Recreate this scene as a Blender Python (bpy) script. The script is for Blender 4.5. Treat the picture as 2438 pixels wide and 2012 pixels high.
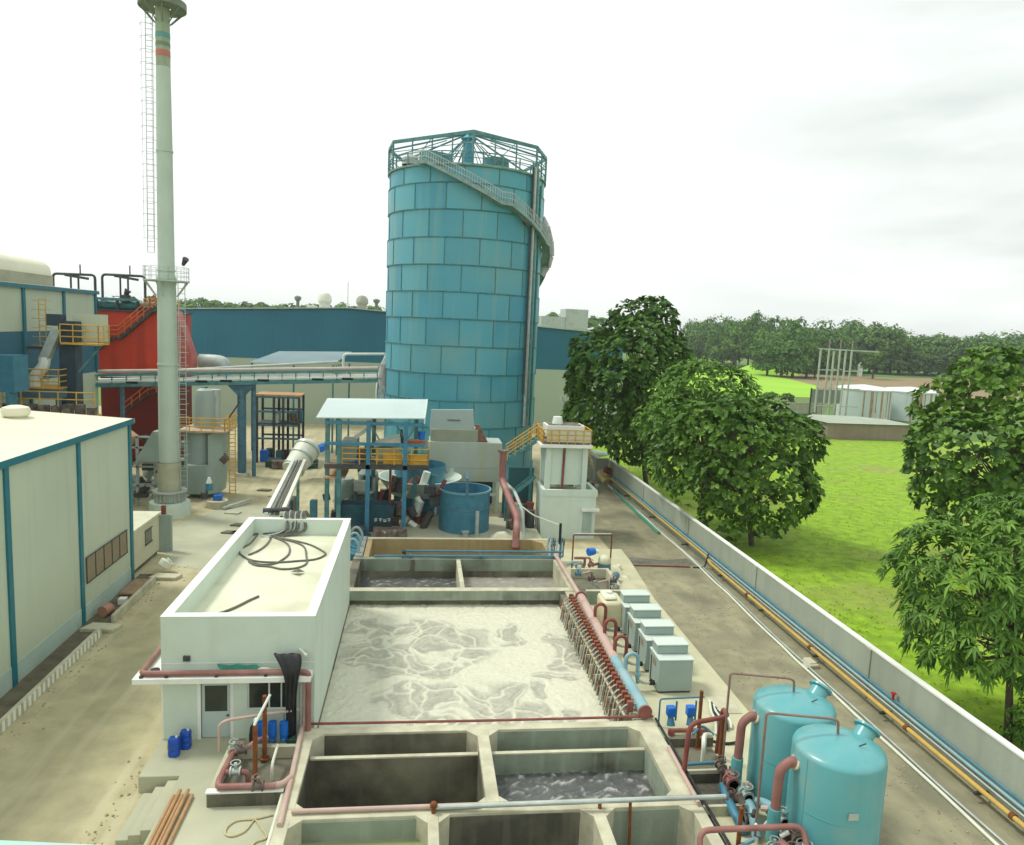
import bpy, math, random
import numpy as np
from mathutils import Vector, Matrix
random.seed(7); rng = np.random.default_rng(7)
S = bpy.context.scene; COL = S.collection
for o in list(bpy.data.objects): bpy.data.objects.remove(o)
R = math.radians
# ------------------------------------------------------------------ camera
F = 1750.0; YAW, PIT, ROL = .12673, .1277, .04468; CZ = 16.0
f_ = Vector((math.sin(YAW)*math.cos(PIT), math.cos(YAW)*math.cos(PIT), -math.sin(PIT)))
r0 = Vector((math.cos(YAW), -math.sin(YAW), 0)); d0 = f_.cross(r0)
cr = math.cos(ROL)*r0 - math.sin(ROL)*d0; cd = math.sin(ROL)*r0 + math.cos(ROL)*d0
cam = bpy.data.objects.new('camera', bpy.data.cameras.new('camera')); COL.objects.link(cam)
cam.matrix_world = Matrix(((cr.x, -cd.x, -f_.x, 0), (cr.y, -cd.y, -f_.y, 0), (cr.z, -cd.z, -f_.z, CZ), (0, 0, 0, 1)))
cam.data.sensor_width = 36; cam.data.lens = F/2438*36; cam.data.clip_end = 9000; cam.data.clip_start = .05
S.camera = cam
S.render.resolution_x, S.render.resolution_y = 1024, 845
# ------------------------------------------------------------------ world
SUN_EL, SUN_AZ = R(58), R(-65)       # azimuth measured from +Y towards +X
w = bpy.data.worlds.new('World'); S.world = w; w.use_nodes = True
nt = w.node_tree; nt.nodes.clear(); L = nt.links.new
out = nt.nodes.new('ShaderNodeOutputWorld'); bg = nt.nodes.new('ShaderNodeBackground'); bg.inputs[1].default_value = .1
sky = nt.nodes.new('ShaderNodeTexSky'); sky.sky_type = 'NISHITA'; sky.sun_disc = False
sky.sun_elevation = SUN_EL; sky.sun_rotation = SUN_AZ; sky.air_density = 1.2; sky.dust_density = 2.5
tc = nt.nodes.new('ShaderNodeTexCoord'); mp = nt.nodes.new('ShaderNodeMapping'); mp.inputs['Scale'].default_value = (1.3, 1.3, 5.5)
nz = nt.nodes.new('ShaderNodeTexNoise'); nz.inputs['Scale'].default_value = 2.3; nz.inputs['Detail'].default_value = 5; nz.inputs['Roughness'].default_value = .5
sx = nt.nodes.new('ShaderNodeSeparateXYZ'); mr = nt.nodes.new('ShaderNodeMapRange')
mr.inputs['From Min'].default_value = .25; mr.inputs['From Max'].default_value = .75
mul = nt.nodes.new('ShaderNodeMath'); mul.operation = 'MULTIPLY'
rp = nt.nodes.new('ShaderNodeValToRGB'); rp.color_ramp.elements[0].position = .42; rp.color_ramp.elements[1].position = .72
rp.color_ramp.elements[0].color = (0, 0, 0, 1); rp.color_ramp.elements[1].color = (1, 1, 1, 1)
cl = nt.nodes.new('ShaderNodeMix'); cl.data_type = 'RGBA'
cl.inputs[6].default_value = (9.7, 10.15, 9.75, 1); cl.inputs[7].default_value = (5.7, 6.35, 6.0, 1)
mx = nt.nodes.new('ShaderNodeMix'); mx.data_type = 'RGBA'; mx.inputs[0].default_value = .93
L(tc.outputs['Generated'], mp.inputs[0]); L(mp.outputs[0], nz.inputs[0]); L(tc.outputs['Generated'], sx.inputs[0])
L(sx.outputs[0], mr.inputs[0]); L(nz.outputs[0], rp.inputs[0]); L(rp.outputs[0], mul.inputs[0]); L(mr.outputs[0], mul.inputs[1])
L(mul.outputs[0], cl.inputs[0]); L(sky.outputs[0], mx.inputs[6]); L(cl.outputs[2], mx.inputs[7]); L(mx.outputs[2], bg.inputs[0]); L(bg.outputs[0], out.inputs[0])
sl = bpy.data.lights.new('sun', 'SUN'); sl.energy = 2.0; sl.angle = R(12); sl.color = (1, .975, .90)
so = bpy.data.objects.new('sun', sl); COL.objects.link(so)
sd = Vector((math.sin(SUN_AZ)*math.cos(SUN_EL), math.cos(SUN_AZ)*math.cos(SUN_EL), math.sin(SUN_EL)))
so.rotation_euler = sd.to_track_quat('Z', 'Y').to_euler(); so.location = sd*200
S.view_settings.view_transform = 'Standard'; S.view_settings.look = 'None'; S.view_settings.exposure = .22; S.view_settings.gamma = 1
# ------------------------------------------------------------------ measuring helpers (photo pixel -> world point)
CAM = Vector((0, 0, CZ))
def ray(x, y): return cr*((x-1219)/F) + cd*((y-1006)/F) + f_
def atz(x, y, z): d = ray(x, y); return CAM + d*((z-CZ)/d.z)
def aty(x, y, Y): d = ray(x, y); return CAM + d*(Y/d.y)
def atx(x, y, X): d = ray(x, y); return CAM + d*(X/d.x)
# ------------------------------------------------------------------ materials
_m = {}
def mat(name, col, rough=.7, var=.12, scale=1.2, metal=0, bump=0, bscale=None, dirt=None, damt=.5, dscale=.5, streak=None, samt=.5, sscale=3, attr=None, trans=0, spec=.4, detail=5, dpos=.5, svec=(1, 1, .07)):
    if name in _m: return _m[name]
    m = bpy.data.materials.new(name); m.use_nodes = True; n = m.node_tree; N = n.nodes; K = n.links.new
    b = N['Principled BSDF']; b.inputs['Roughness'].default_value = rough; b.inputs['Metallic'].default_value = metal
    b.inputs['Specular IOR Level'].default_value = spec
    t = N.new('ShaderNodeTexCoord'); vec = t.outputs['Object']
    def noise(s, d=4, v=None):
        q = N.new('ShaderNodeTexNoise'); q.inputs['Scale'].default_value = s; q.inputs['Detail'].default_value = d; K(v or vec, q.inputs[0]); return q.outputs[0]
    def ramp(src, a, c):
        q = N.new('ShaderNodeMapRange'); q.inputs[1].default_value = a; q.inputs[2].default_value = c; K(src, q.inputs[0]); return q.outputs[0]
    def mix(fac, A, B):
        q = N.new('ShaderNodeMix'); q.data_type = 'RGBA'
        for i, v in ((0, fac), (6, A), (7, B)):
            if isinstance(v, (tuple, float, int)): q.inputs[i].default_value = (*v[:3], 1) if isinstance(v, tuple) else v
            else: K(v, q.inputs[i])
        return q.outputs[2]
    lo = tuple(c*(1-var) for c in col); hi = tuple(min(1, c*(1+var)) for c in col)
    c = mix(ramp(noise(scale, detail), .3, .7), lo, hi)
    if attr:
        at = N.new('ShaderNodeAttribute'); at.attribute_name = 'v'; c = mix(at.outputs['Fac'], c, attr)
    if dirt: 
        fac = ramp(noise(dscale, 6), dpos, dpos+.2); q = N.new('ShaderNodeMath'); q.operation = 'MULTIPLY'; q.inputs[1].default_value = damt; K(fac, q.inputs[0]); c = mix(q.outputs[0], c, dirt)
    if streak:
        mpn = N.new('ShaderNodeMapping'); mpn.inputs['Scale'].default_value = svec; K(vec, mpn.inputs[0])
        fac = ramp(noise(sscale, 5, mpn.outputs[0]), .52, .75); q = N.new('ShaderNodeMath'); q.operation = 'MULTIPLY'; q.inputs[1].default_value = samt; K(fac, q.inputs[0]); c = mix(q.outputs[0], c, streak)
    K(c, b.inputs['Base Color'])
    if bump:
        q = N.new('ShaderNodeBump'); q.inputs['Strength'].default_value = bump; q.inputs['Distance'].default_value = .05; K(noise(bscale or scale*6, 6), q.inputs['Height']); K(q.outputs[0], b.inputs['Normal'])
    if trans:
        tr = N.new('ShaderNodeBsdfTranslucent'); K(c, tr.inputs[0]); ms = N.new('ShaderNodeMixShader'); ms.inputs[0].default_value = trans
        K(b.outputs[0], ms.inputs[1]); K(tr.outputs[0], ms.inputs[2]); K(ms.outputs[0], N['Material Output'].inputs[0])
    _m[name] = m; return m
cream_clad = mat('cream_cladding', (.50, .56, .43), .55, .05, .25, streak=(.40, .46, .36), samt=.5, sscale=1.5)
cream_roof = mat('cream_roof', (.74, .72, .55), .5, .06, .3, dirt=(.55, .53, .38), damt=.5, dscale=.3)
teal_trim = mat('teal_trim', (.015, .16, .21), .45, .1, 2)
blue_clad = mat('blue_cladding', (.022, .15, .225), .5, .1, .15, streak=(.02, .10, .15), samt=.4)
white_paint = mat('white_painted_render', (.60, .70, .61), .6, .05, .7, bump=.15, bscale=20, streak=(.46, .52, .43), samt=.4, sscale=1.3, dirt=(.50, .58, .49), damt=.5, dscale=.7)
white_top = mat('white_parapet_paint', (.80, .82, .76), .6, .05, .8, dirt=(.6, .6, .5), damt=.4, dscale=.9)
roof_screed = mat('roof_screed', (.64, .65, .49), .8, .08, .5, bump=.15, bscale=9, dirt=(.44, .41, .27), damt=.7, dscale=.32, dpos=.50)
conc = mat('concrete', (.46, .46, .34), .85, .12, 1.5, bump=.3, bscale=14, dirt=(.30, .30, .21), damt=.55, dscale=.8, streak=(.3, .29, .19), samt=.3)
conc_light = mat('pale_concrete_top', (.50, .485, .35), .8, .14, 2, bump=.25, bscale=14, dirt=(.33, .30, .20), damt=.7, dscale=.8)
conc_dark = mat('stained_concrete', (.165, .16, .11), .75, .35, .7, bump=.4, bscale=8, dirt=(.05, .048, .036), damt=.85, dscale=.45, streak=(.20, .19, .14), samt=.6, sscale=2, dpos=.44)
conc_green = mat('algae_concrete', (.26, .31, .235), .75, .15, 1, bump=.25, bscale=10, dirt=(.06, .055, .035), damt=.85, dscale=.5, streak=(.40, .46, .38), samt=.5, dpos=.53)
conc_tan = mat('tan_stained_concrete', (.36, .28, .135), .8, .15, .6, bump=.25, bscale=8, dirt=(.26, .21, .12), damt=.6, streak=(.22, .18, .10), samt=.5)
slab = mat('platform_screed', (.44, .44, .31), .85, .1, .5, bump=.15, bscale=12, dirt=(.33, .345, .25), damt=.7, dscale=.22, dpos=.46)
slab_r = mat('walkway_screed', (.50, .485, .32), .85, .12, .6, bump=.2, bscale=10, dirt=(.38, .36, .24), damt=.6, dscale=.5)
wall_c = mat('rendered_wall', (.34, .38, .31), .8, .1, .35, bump=.2, bscale=5, dirt=(.27, .30, .24), damt=.6, dscale=.3, streak=(.25, .27, .21), samt=.5, sscale=1)
teal_tank = mat('teal_tank_paint', (.105, .35, .37), .3, .05, .6, bump=.02, bscale=4, streak=(.17, .40, .39), samt=.5, sscale=2.2, spec=.5, dirt=(.24, .36, .32), damt=.45, dscale=1.1, dpos=.50)
teal_panel = mat('teal_steel_panels', (.07, .32, .42), .42, .10, .3, attr=(.11, .385, .46), streak=(.23, .40, .35), samt=.6, sscale=.9, dirt=(.25, .34, .24), damt=.3, dscale=.15)
seam = mat('panel_seam', (.045, .20, .215), .6, .3, 3, dirt=(.16, .20, .12), damt=.6, dscale=.7)
steel_teal = mat('weathered_teal_steel', (.07, .22, .23), .5, .25, 2, dirt=(.25, .33, .28), damt=.5)
galv = mat('galvanised_steel', (.45, .50, .46), .45, .15, 2, metal=.3, dirt=(.28, .28, .25), damt=.4)
blue_steel = mat('blue_grey_steel', (.07, .17, .23), .5, .2, 2, dirt=(.15, .19, .2), damt=.4)
blue_post = mat('blue_painted_steel', (.05, .20, .30), .45, .15, 2)
stack_m = mat('stack_paint', (.46, .55, .46), .45, .06, .5, streak=(.38, .44, .35), samt=.6, sscale=1.2)
soot = mat('sooty_steel', (.17, .20, .14), .6, .2, 1)
band_b = mat('blue_band', (.10, .30, .28), .5); band_g = mat('green_band', (.17, .25, .16), .5); band_r = mat('red_band', (.48, .17, .12), .5)
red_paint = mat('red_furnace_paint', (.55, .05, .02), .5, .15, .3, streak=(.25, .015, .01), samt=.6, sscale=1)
red_pale = mat('faded_red_paint', (.50, .12, .10), .5, .15, .5)
yellow = mat('yellow_railing_paint', (.62, .36, .05), .5, .15, 2)
orange = mat('orange_paint', (.55, .14, .04), .5, .15, 2)
yellow_pipe = mat('ochre_pipe_paint', (.54, .35, .08), .5, .1, 2, dirt=(.35, .25, .08), damt=.5)
pink_pipe = mat('faded_red_oxide', (.28, .125, .105), .55, .18, 1.5, dirt=(.43, .29, .25), damt=.5, dscale=.8)
ox_pipe = mat('red_oxide_pipe', (.22, .06, .045), .55, .2, 2, dirt=(.30, .13, .10), damt=.5)
rust = mat('rusty_steel', (.19, .06, .015), .8, .35, 5, bump=.2)
pale_pink = mat('pale_pink_pipe', (.50, .37, .31), .5, .1, 1.5, dirt=(.45, .25, .19), damt=.4)
lblue_pipe = mat('light_blue_pipe', (.22, .40, .44), .45, .1, 1.5, dirt=(.48, .36, .32), damt=.35, dscale=.8)
blue_pipe = mat('blue_pipe_paint', (.055, .20, .28), .4, .15, 2)
bright_blue = mat('bright_blue_motor', (.01, .14, .55), .35, .15, 3)
drum_blue = mat('blue_plastic', (.008, .075, .42), .35, .1, 3)
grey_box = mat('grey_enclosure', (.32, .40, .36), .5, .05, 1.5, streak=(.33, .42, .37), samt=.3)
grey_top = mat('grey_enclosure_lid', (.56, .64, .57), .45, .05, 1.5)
white_pl = mat('white_plastic', (.66, .68, .56), .5, .08, 2)
white_m = mat('white_painted_metal', (.72, .77, .70), .4, .06, 2, dirt=(.5, .5, .42), damt=.4)
black = mat('black_rubber', (.018, .02, .02), .6, .3, 3)
dark_gl = mat('dark_window_glass', (.035, .045, .035), .12, .3, 1)
navy = mat('dark_blue_bin_paint', (.02, .085, .115), .5, .2, 1.5, dirt=(.07, .06, .04), damt=.5)
dark_steel = mat('dark_steel', (.05, .055, .055), .55, .3, 3, dirt=(.14, .09, .06), damt=.5)
grime = mat('grimy_machinery', (.13, .10, .08), .7, .5, 3, dirt=(.30, .28, .22), damt=.8, dscale=2)
louvre = mat('louvre_brown', (.27, .22, .14), .7, .1, 3)
tan_pipe = mat('tan_pvc_pipe', (.42, .25, .12), .4, .12, 3)
green_pipe = mat('green_pipe_paint', (.05, .27, .17), .4, .12, 2)
hose_m = mat('grey_hose', (.13, .13, .105), .6, .2, 4)
hose_y = mat('yellowed_hose', (.52, .45, .25), .6, .1, 4)
beige = mat('beige_render', (.60, .58, .42), .7, .08, .8, dirt=(.45, .42, .3), damt=.4)
bag_grey = mat('grey_green_steel', (.30, .38, .34), .5, .08, .6, streak=(.24, .29, .24), samt=.5)
stone = mat('stones', (.33, .30, .20), .9, .3, 2)
bark = mat('bark', (.11, .085, .06), .9, .3, 4, bump=.5)
# ------------------------------------------------------------------ mesh builder
class MB:
    def __init__(s): s.v = []; s.f = []; s.a = None
    def add(s, vs, fs):
        n = len(s.v); s.v += [tuple(p) for p in vs]; s.f += [tuple(i+n for i in f) for f in fs]; return s
    def box(s, x0, x1, y0, y1, z0, z1):
        return s.add([(x0,y0,z0),(x1,y0,z0),(x1,y1,z0),(x0,y1,z0),(x0,y0,z1),(x1,y0,z1),(x1,y1,z1),(x0,y1,z1)],
                     [(0,3,2,1),(4,5,6,7),(0,1,5,4),(1,2,6,5),(2,3,7,6),(3,0,4,7)])
    def prism(s, poly, z0, z1):      # poly ccw in xy
        n = len(poly); vs = [(x, y, z0) for x, y in poly]+[(x, y, z1) for x, y in poly]
        return s.add(vs, [tuple(range(n-1, -1, -1)), tuple(range(n, 2*n))]+[(i, (i+1) % n, n+(i+1) % n, n+i) for i in range(n)])
    def hull(s, A, B):               # two matching rings of points
        n = len(A); return s.add(list(A)+list(B), [tuple(range(n-1, -1, -1)), tuple(range(n, 2*n))]+[(i, (i+1) % n, n+(i+1) % n, n+i) for i in range(n)])
    def cone(s, p0, p1, r0, r1=None, n=12, cap=True):
        r1 = r0 if r1 is None else r1; p0 = Vector(p0); p1 = Vector(p1); d = (p1-p0).normalized()
        u = d.orthogonal().normalized(); w_ = d.cross(u); vs = []
        for p, r in ((p0, r0), (p1, r1)):
            for i in range(n): a = 2*math.pi*i/n; vs.append(p+u*(r*math.cos(a))+w_*(r*math.sin(a)))
        fs = [(i, (i+1) % n, n+(i+1) % n, n+i) for i in range(n)]
        if cap: fs += [tuple(range(n-1, -1, -1)), tuple(range(n, 2*n))]
        return s.add(vs, fs)
    def beam(s, p0, p1, wx=.1, wz=.1):
        p0 = Vector(p0); p1 = Vector(p1); d = (p1-p0).normalized(); up = Vector((0, 0, 1)) if abs(d.z) < .95 else Vector((0, 1, 0))
        a = d.cross(up).normalized()*wx/2; b = a.cross(d).normalized()*wz/2; ring = [a+b, -a+b, -a-b, a-b]
        return s.hull([p0+q for q in ring], [p1+q for q in ring])
    def tube(s, pts, r, n=8, bend=None, cap=True):
        P = [Vector(p) for p in pts]
        if bend:
            Q = [P[0]]
            for i in range(1, len(P)-1):
                a, b, c = P[i-1], P[i], P[i+1]; k = min(bend, (a-b).length*.48, (c-b).length*.48)
                s0 = b+(a-b).normalized()*k; s1 = b+(c-b).normalized()*k
                for t in (0, .25, .5, .75, 1): Q.append(s0*(1-t)**2+b*2*t*(1-t)+s1*t*t)
            P = Q+[P[-1]]
        vs = []; u = None
        for i, p in enumerate(P):
            d = (P[min(i+1, len(P)-1)]-P[max(i-1, 0)]).normalized()
            u = d.orthogonal().normalized() if u is None else (u-d*u.dot(d)).normalized()
            w_ = d.cross(u)
            for k in range(n): a = 2*math.pi*k/n; vs.append(p+u*(r*math.cos(a))+w_*(r*math.sin(a)))
        fs = [(i*n+k, i*n+(k+1) % n, (i+1)*n+(k+1) % n, (i+1)*n+k) for i in range(len(P)-1) for k in range(n)]
        if cap: fs += [tuple(range(n-1, -1, -1)), tuple(range(len(P)*n-n, len(P)*n))]
        return s.add(vs, fs)
    def lathe(s, c, prof, n=32, a0=0, a1=360):   # prof [(r,z)]
        full = abs(a1-a0) >= 360; m = n if full else n+1; vs = []
        for r, z in prof:
            for i in range(m): a = R(a0+(a1-a0)*i/n); vs.append((c[0]+r*math.cos(a), c[1]+r*math.sin(a), c[2]+z))
        fs = [(j*m+i, j*m+(i+1) % m, (j+1)*m+(i+1) % m, (j+1)*m+i) for j in range(len(prof)-1) for i in range(m if full else n)]
        return s.add(vs, fs)
    def ball(s, c, r, n=10, sq=(1, 1, 1)):
        pr = [(r*math.sin(math.pi*i/n)+1e-4, -r*math.cos(math.pi*i/n)*sq[2]) for i in range(n+1)]; k = len(s.v); s.lathe(c, pr, n+4)
        if sq[0] != 1 or sq[1] != 1:
            for i in range(k, len(s.v)): x, y, z = s.v[i]; s.v[i] = (c[0]+(x-c[0])*sq[0], c[1]+(y-c[1])*sq[1], z)
        return s
    def build(s, name, m, parent=None, origin=None, bevel=0, sharp=35):
        org = Vector((0, 0, 0))
        if parent is not None: org = wloc(parent)
        elif origin is not None: org = Vector(origin)
        elif s.v: a = np.array(s.v); org = Vector(((a[:, 0].min()+a[:, 0].max())/2, (a[:, 1].min()+a[:, 1].max())/2, a[:, 2].min()))
        me = bpy.data.meshes.new(name); me.from_pydata([tuple(Vector(p)-org) for p in s.v], [], s.f); me.validate()
        me.polygons.foreach_set('use_smooth', [True]*len(me.polygons)); me.set_sharp_from_angle(angle=R(sharp))
        if s.a is not None:
            at = me.attributes.new('v', 'FLOAT', 'FACE'); at.data.foreach_set('value', s.a)
        me.materials.append(m) if m else None; o = bpy.data.objects.new(name, me); COL.objects.link(o)
        if parent is not None: o.parent = parent
        else: o.location = org
        if bevel:
            b = o.modifiers.new('bevel', 'BEVEL'); b.width = bevel; b.segments = 2; b.limit_method = 'ANGLE'
        return o
def wloc(o):
    v = Vector(o.location)
    while o.parent: o = o.parent; v += Vector(o.location)
    return v
def tag(o, label, cat, group=None, kind=None):
    o['label'] = label
    if kind: o['kind'] = kind
    if cat: o['category'] = cat
    if group: o['group'] = group
    return o
def thing(name, loc, label, cat, group=None, rz=0):
    o = bpy.data.objects.new(name, None); COL.objects.link(o); o.location = loc; o.rotation_euler = (0, 0, rz); o.empty_display_size = .3
    return tag(o, label, cat, group)
def struct(o, label=None):
    o['kind'] = 'structure'
    if label: o['label'] = label
    return o
def copy_tree(o, parent=None):
    c = o.copy(); COL.objects.link(c)
    if parent: c.parent = parent
    for ch in [x for x in bpy.data.objects if x.parent == o and x != c]: copy_tree(ch, c)
    return c
def pipe(name, pts, r, m, label, group=None, bend=.3, n=10, cat='pipe'):
    return tag(MB().tube(pts, r, n, bend).build(name, m), label, cat, group)
def railing(mb, pts, h=1.0, r=.03, step=1.5, rails=2):
    P = [Vector(p) for p in pts]
    for a, b in zip(P, P[1:]):
        k = max(1, round((b-a).length/step))
        for i in range(k+1): q = a.lerp(b, i/k); mb.cone(q, q+Vector((0, 0, h)), r, n=5)
        for j in range(rails): z = Vector((0, 0, h*(j+1)/rails)); mb.cone(a+z, b+z, r, n=5)
    return mb
def ladder(mb, p0, p1, w_=.45, axis=(1, 0, 0), r=.03, step=.35):
    p0 = Vector(p0); p1 = Vector(p1); ax = Vector(axis)*w_/2
    mb.cone(p0-ax, p1-ax, r, n=5); mb.cone(p0+ax, p1+ax, r, n=5); k = int((p1-p0).length/step)
    for i in range(k+1): q = p0.lerp(p1, i/max(k, 1)); mb.cone(q-ax, q+ax, r*.8, n=4)
    return mb
# ================================================================== GROUND
from mathutils import noise as NZ
yard_m = mat('yard_dirt', (.43, .39, .235), .95, .16, .9, bump=.8, bscale=4, dirt=(.27, .26, .18), damt=.75, dscale=.2, dpos=.51, streak=(.53, .49, .32), samt=.85, sscale=1.4, svec=(1, .07, 1), detail=9)
lane_m = mat('lane_dirt', (.26, .245, .155), .95, .2, 1.2, bump=.8, bscale=5, detail=9, dirt=(.14, .14, .095), damt=.8, dscale=.30, dpos=.49, streak=(.38, .34, .21), samt=.8, sscale=.8, svec=(1, .3, 1))
soil_m = mat('damp_soil', (.12, .11, .07), .95, .3, 1.5, bump=.6, bscale=8, dirt=(.27, .19, .11), damt=.7, dscale=.6)
grass_m = mat('meadow_grass', (.215, .355, .014), .9, .28, 1.1, bump=1, bscale=5, detail=9, dirt=(.27, .25, .09), damt=.75, dscale=.11, dpos=.52, streak=(.12, .24, .02), samt=.5, sscale=.5, svec=(.4, 1.5, 1))
farm_m = mat('farmland', (.10, .19, .03), .95, .3, .02, dirt=(.17, .15, .07), damt=.5, dscale=.012)
lime_m = mat('young_crop', (.27, .50, .03), .95, .08, .05)
brown_m = mat('ploughed_soil', (.25, .19, .10), .95, .12, .08, streak=(.17, .22, .07), samt=.5, sscale=.15, svec=(.3, 1.5, 1))
crop_m = mat('field_crop', (.10, .25, .045), .95, .2, .1)
def framed(mb, x0, x1, y0, y1, hx0, hx1, hy0, hy1, z):
    for a, b, c, d in ((x0, hx0, y0, y1), (hx1, x1, y0, y1), (hx0, hx1, y0, hy0), (hx0, hx1, hy1, y1)):
        mb.add([(a, c, z), (b, c, z), (b, d, z), (a, d, z)], [(0, 1, 2, 3)])
    return mb
HX0, HX1, HY0, HY1 = -3.8, 9.3, 12.2, 50.6
struct(framed(MB(), -6000, 6000, -3000, 8000, HX0, HX1, HY0, HY1, -.05).build('ground', farm_m, origin=(0, 0, 0)))
struct(framed(MB(), -70, 20.6, -20, 130, HX0, HX1, HY0, HY1, 0).build('yard', yard_m, origin=(0, 0, 0)))
struct(MB().add([(14.3, 8, .005), (20.5, 8, .005), (20.5, 78, .005), (14.3, 78, .005)], [(0, 1, 2, 3)]).build('road', lane_m, origin=(0, 0, 0)))
struct(MB().add([(-16.75, 15, .01), (-15.45, 15, .01), (-15.35, 46, .01), (-16.75, 46, .01)], [(0, 1, 2, 3)]).build('soil', soil_m, origin=(0, 0, 0)))
def sheet(name, m, px, z, scale=3.006, ox=1640, oy=720):
    vs = [atz(ox+x/scale, oy+y/scale, 0) for x, y in px]; vs = [(v.x, v.y, z) for v in vs]
    return struct(MB().add(vs, [tuple(range(len(vs)))]).build(name, m, origin=(0, 0, 0)))
struct(MB().add([(20.6, 5, -.02), (130, 5, -.02), (150, 118, -.02), (20.6, 112, -.02)], [(0, 1, 2, 3)]).build('grass_field', grass_m, origin=(0, 0, 0)))
sheet('field', lime_m, [(-100, 470), (430, 485), (700, 545), (935, 600), (935, 682), (500, 672), (-300, 700), (-300, 520)], .0)
sheet('field', brown_m, [(640, 517), (930, 518), (1400, 535), (2600, 560), (2600, 760), (1500, 760), (935, 690), (935, 600), (700, 545)], .03)
sheet('field', crop_m, [(1130, 470), (1500, 478), (2600, 520), (2600, 556), (1400, 533), (1130, 515)], .06)
# low green mound in the field
def mound():
    c = atz(1640+545/3.006, 720+505/3.006, 0); mb = MB(); n = 24
    mb.lathe((c.x, c.y, -.1), [(16, 0), (13, .9), (9, 2.9), (5, 4.4), (2, 5.0), (.01, 5.1)], 28)
    return mb.build('hill', lime_m)
struct(mound())
# tufts of grass beyond the wall
def tufts(n=9000):
    vs = np.zeros((n*3, 3)); x = 20.9+rng.random(n)**2.2*36; y = 18+rng.random(n)*75
    a = rng.random(n)*6.28; h = .06+.13*rng.random(n)**2; wd = .03+.07*rng.random(n); lean = rng.normal(0, .1, (n, 2))
    dx, dy = np.cos(a)*wd, np.sin(a)*wd
    vs[0::3] = np.c_[x-dx, y-dy, 0*x-.02]; vs[1::3] = np.c_[x+dx, y+dy, 0*x-.02]; vs[2::3] = np.c_[x+lean[:, 0], y+lean[:, 1], h]
    mb = MB(); mb.v = vs.tolist(); mb.f = [(i, i+1, i+2) for i in range(0, 3*n, 3)]
    o = mb.build('grass', mat('grass_blades', (.36, .55, .02), .9, .25, .3, trans=.5, spec=.1), origin=(0, 0, 0)); o['kind'] = 'stuff'; o['label'] = 'tufts of bright green grass growing in the field beyond the wall'
tufts()
# pavements (raised platforms) round the tanks
PZ = .6
mb = MB().prism([(-8.98, 40), (-8.98, 24.1), (-7.65, 24.1), (-7.6, 14), (-3.9, 14), (-3.9, 40)], -.1, PZ)
struct(mb.build('pavement', slab, bevel=.03))
struct(MB().prism([(9.4, 13), (14.2, 13), (14.3, 29), (14.35, 41), (14.95, 48.6), (15.0, 51), (9.4, 51)], -.1, PZ-.35).build('pavement', slab_r, bevel=.02))
struct(MB().prism([(9.4, 13.2), (13.6, 13.2), (13.7, 29), (13.4, 47), (9.4, 47)], .25, PZ).build('pavement', slab_r, bevel=.02))
struct(MB().box(-8.4, 9.3, 50.65, 58.5, -.1, PZ).build('pavement', slab, bevel=.02))
mb = MB()
for i in range(3): mb.box(-7.66-.36*(i+1), -7.66-.36*i, 21.6, 24.08-.1*i, -.05, .45-.15*i)
struct(mb.build('steps', slab, bevel=.015))
struct(MB().add([(-15.2, 47.5, .012), (-12.3, 46.5, .012), (-11.3, 63, .012), (-15.5, 64, .012), (-19, 55, .012)], [(0, 1, 2, 3, 4)]).build('path', slab, origin=(0, 0, 0)))
# ================================================================== BOUNDARY WALL
WX = 20.55
t = thing('boundary_wall', (WX, 40, 0), 'long grey rendered boundary wall with pale coping beside the green field', 'wall')
mb = MB().box(WX, WX+.22, 8, 76, -.1, 2.34); mb.build('wall_panel', wall_c, t)
MB().box(WX-.03, WX+.25, 8, 76, 2.343, 2.42).build('coping', white_top, t)
for y in (76, 64, 52.5, 41, 29.5, 18): MB().box(WX-.06, WX+.2, y-.2, y+.2, -.1, 2.335).build('pier', wall_c, t)
t = thing('boundary_wall', (21.5, 76, 0), 'grey wall return standing square across the end of the pipe lane', 'wall')
MB().box(19.0, 20.45, 76.2, 76.5, -.1, 2.5).build('wall_panel', wall_c, t); MB().box(19.0, 19.3, 76.5, 84, -.1, 2.5).build('wall_panel', wall_c, t)
# ================================================================== PIPES ALONG THE WALL
def jit(pts, k, n=8):
    out = []
    for a, b in zip(pts, pts[1:]):
        a, b = Vector(a), Vector(b)
        for i in range(n): out.append(a.lerp(b, i/n)+Vector((random.uniform(-k, k), 0, 0)))
    return out+[Vector(pts[-1])]
t = thing('pipe', (20.1, 40, 0), 'long ochre yellow pipe running on brackets along the boundary wall', 'pipe')
MB().tube([(20.1, 12, .5), (20.15, 30, .5), (20.2, 47, .5), (20.2, 47.6, .75), (20.2, 74, .75), (19.3, 76, .75), (18.6, 84, .75)], .09, 10, .3).build('tube', yellow_pipe, t)
for y in (17, 22, 27.5, 33, 39, 45, 52, 60, 68): MB().box(19.95, 20.5, y-.05, y+.05, .28, .39).build('bracket', dark_steel, t)
for y in (20.5, 26, 33.6, 41): MB().cone((20.14, y-.08, .5), (20.14, y+.08, .5), .13).build('flange', rust, t)
for i, (x, z, r, m, lab) in enumerate(((20.36, .85, .06, lblue_pipe, 'pale blue pipe fixed to the boundary wall above the ochre pipe'), (20.40, 1.02, .045, blue_pipe, 'thin dark blue pipe highest on the boundary wall'), (20.30, .68, .04, galv, 'thin grey pipe between the ochre and pale blue pipes'))):
    pipe('pipe', [(x, 12, z), (x, 30, z), (x, 49, z), (x, 74, z)], r, m, lab, 'pipes along the boundary wall')
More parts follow.
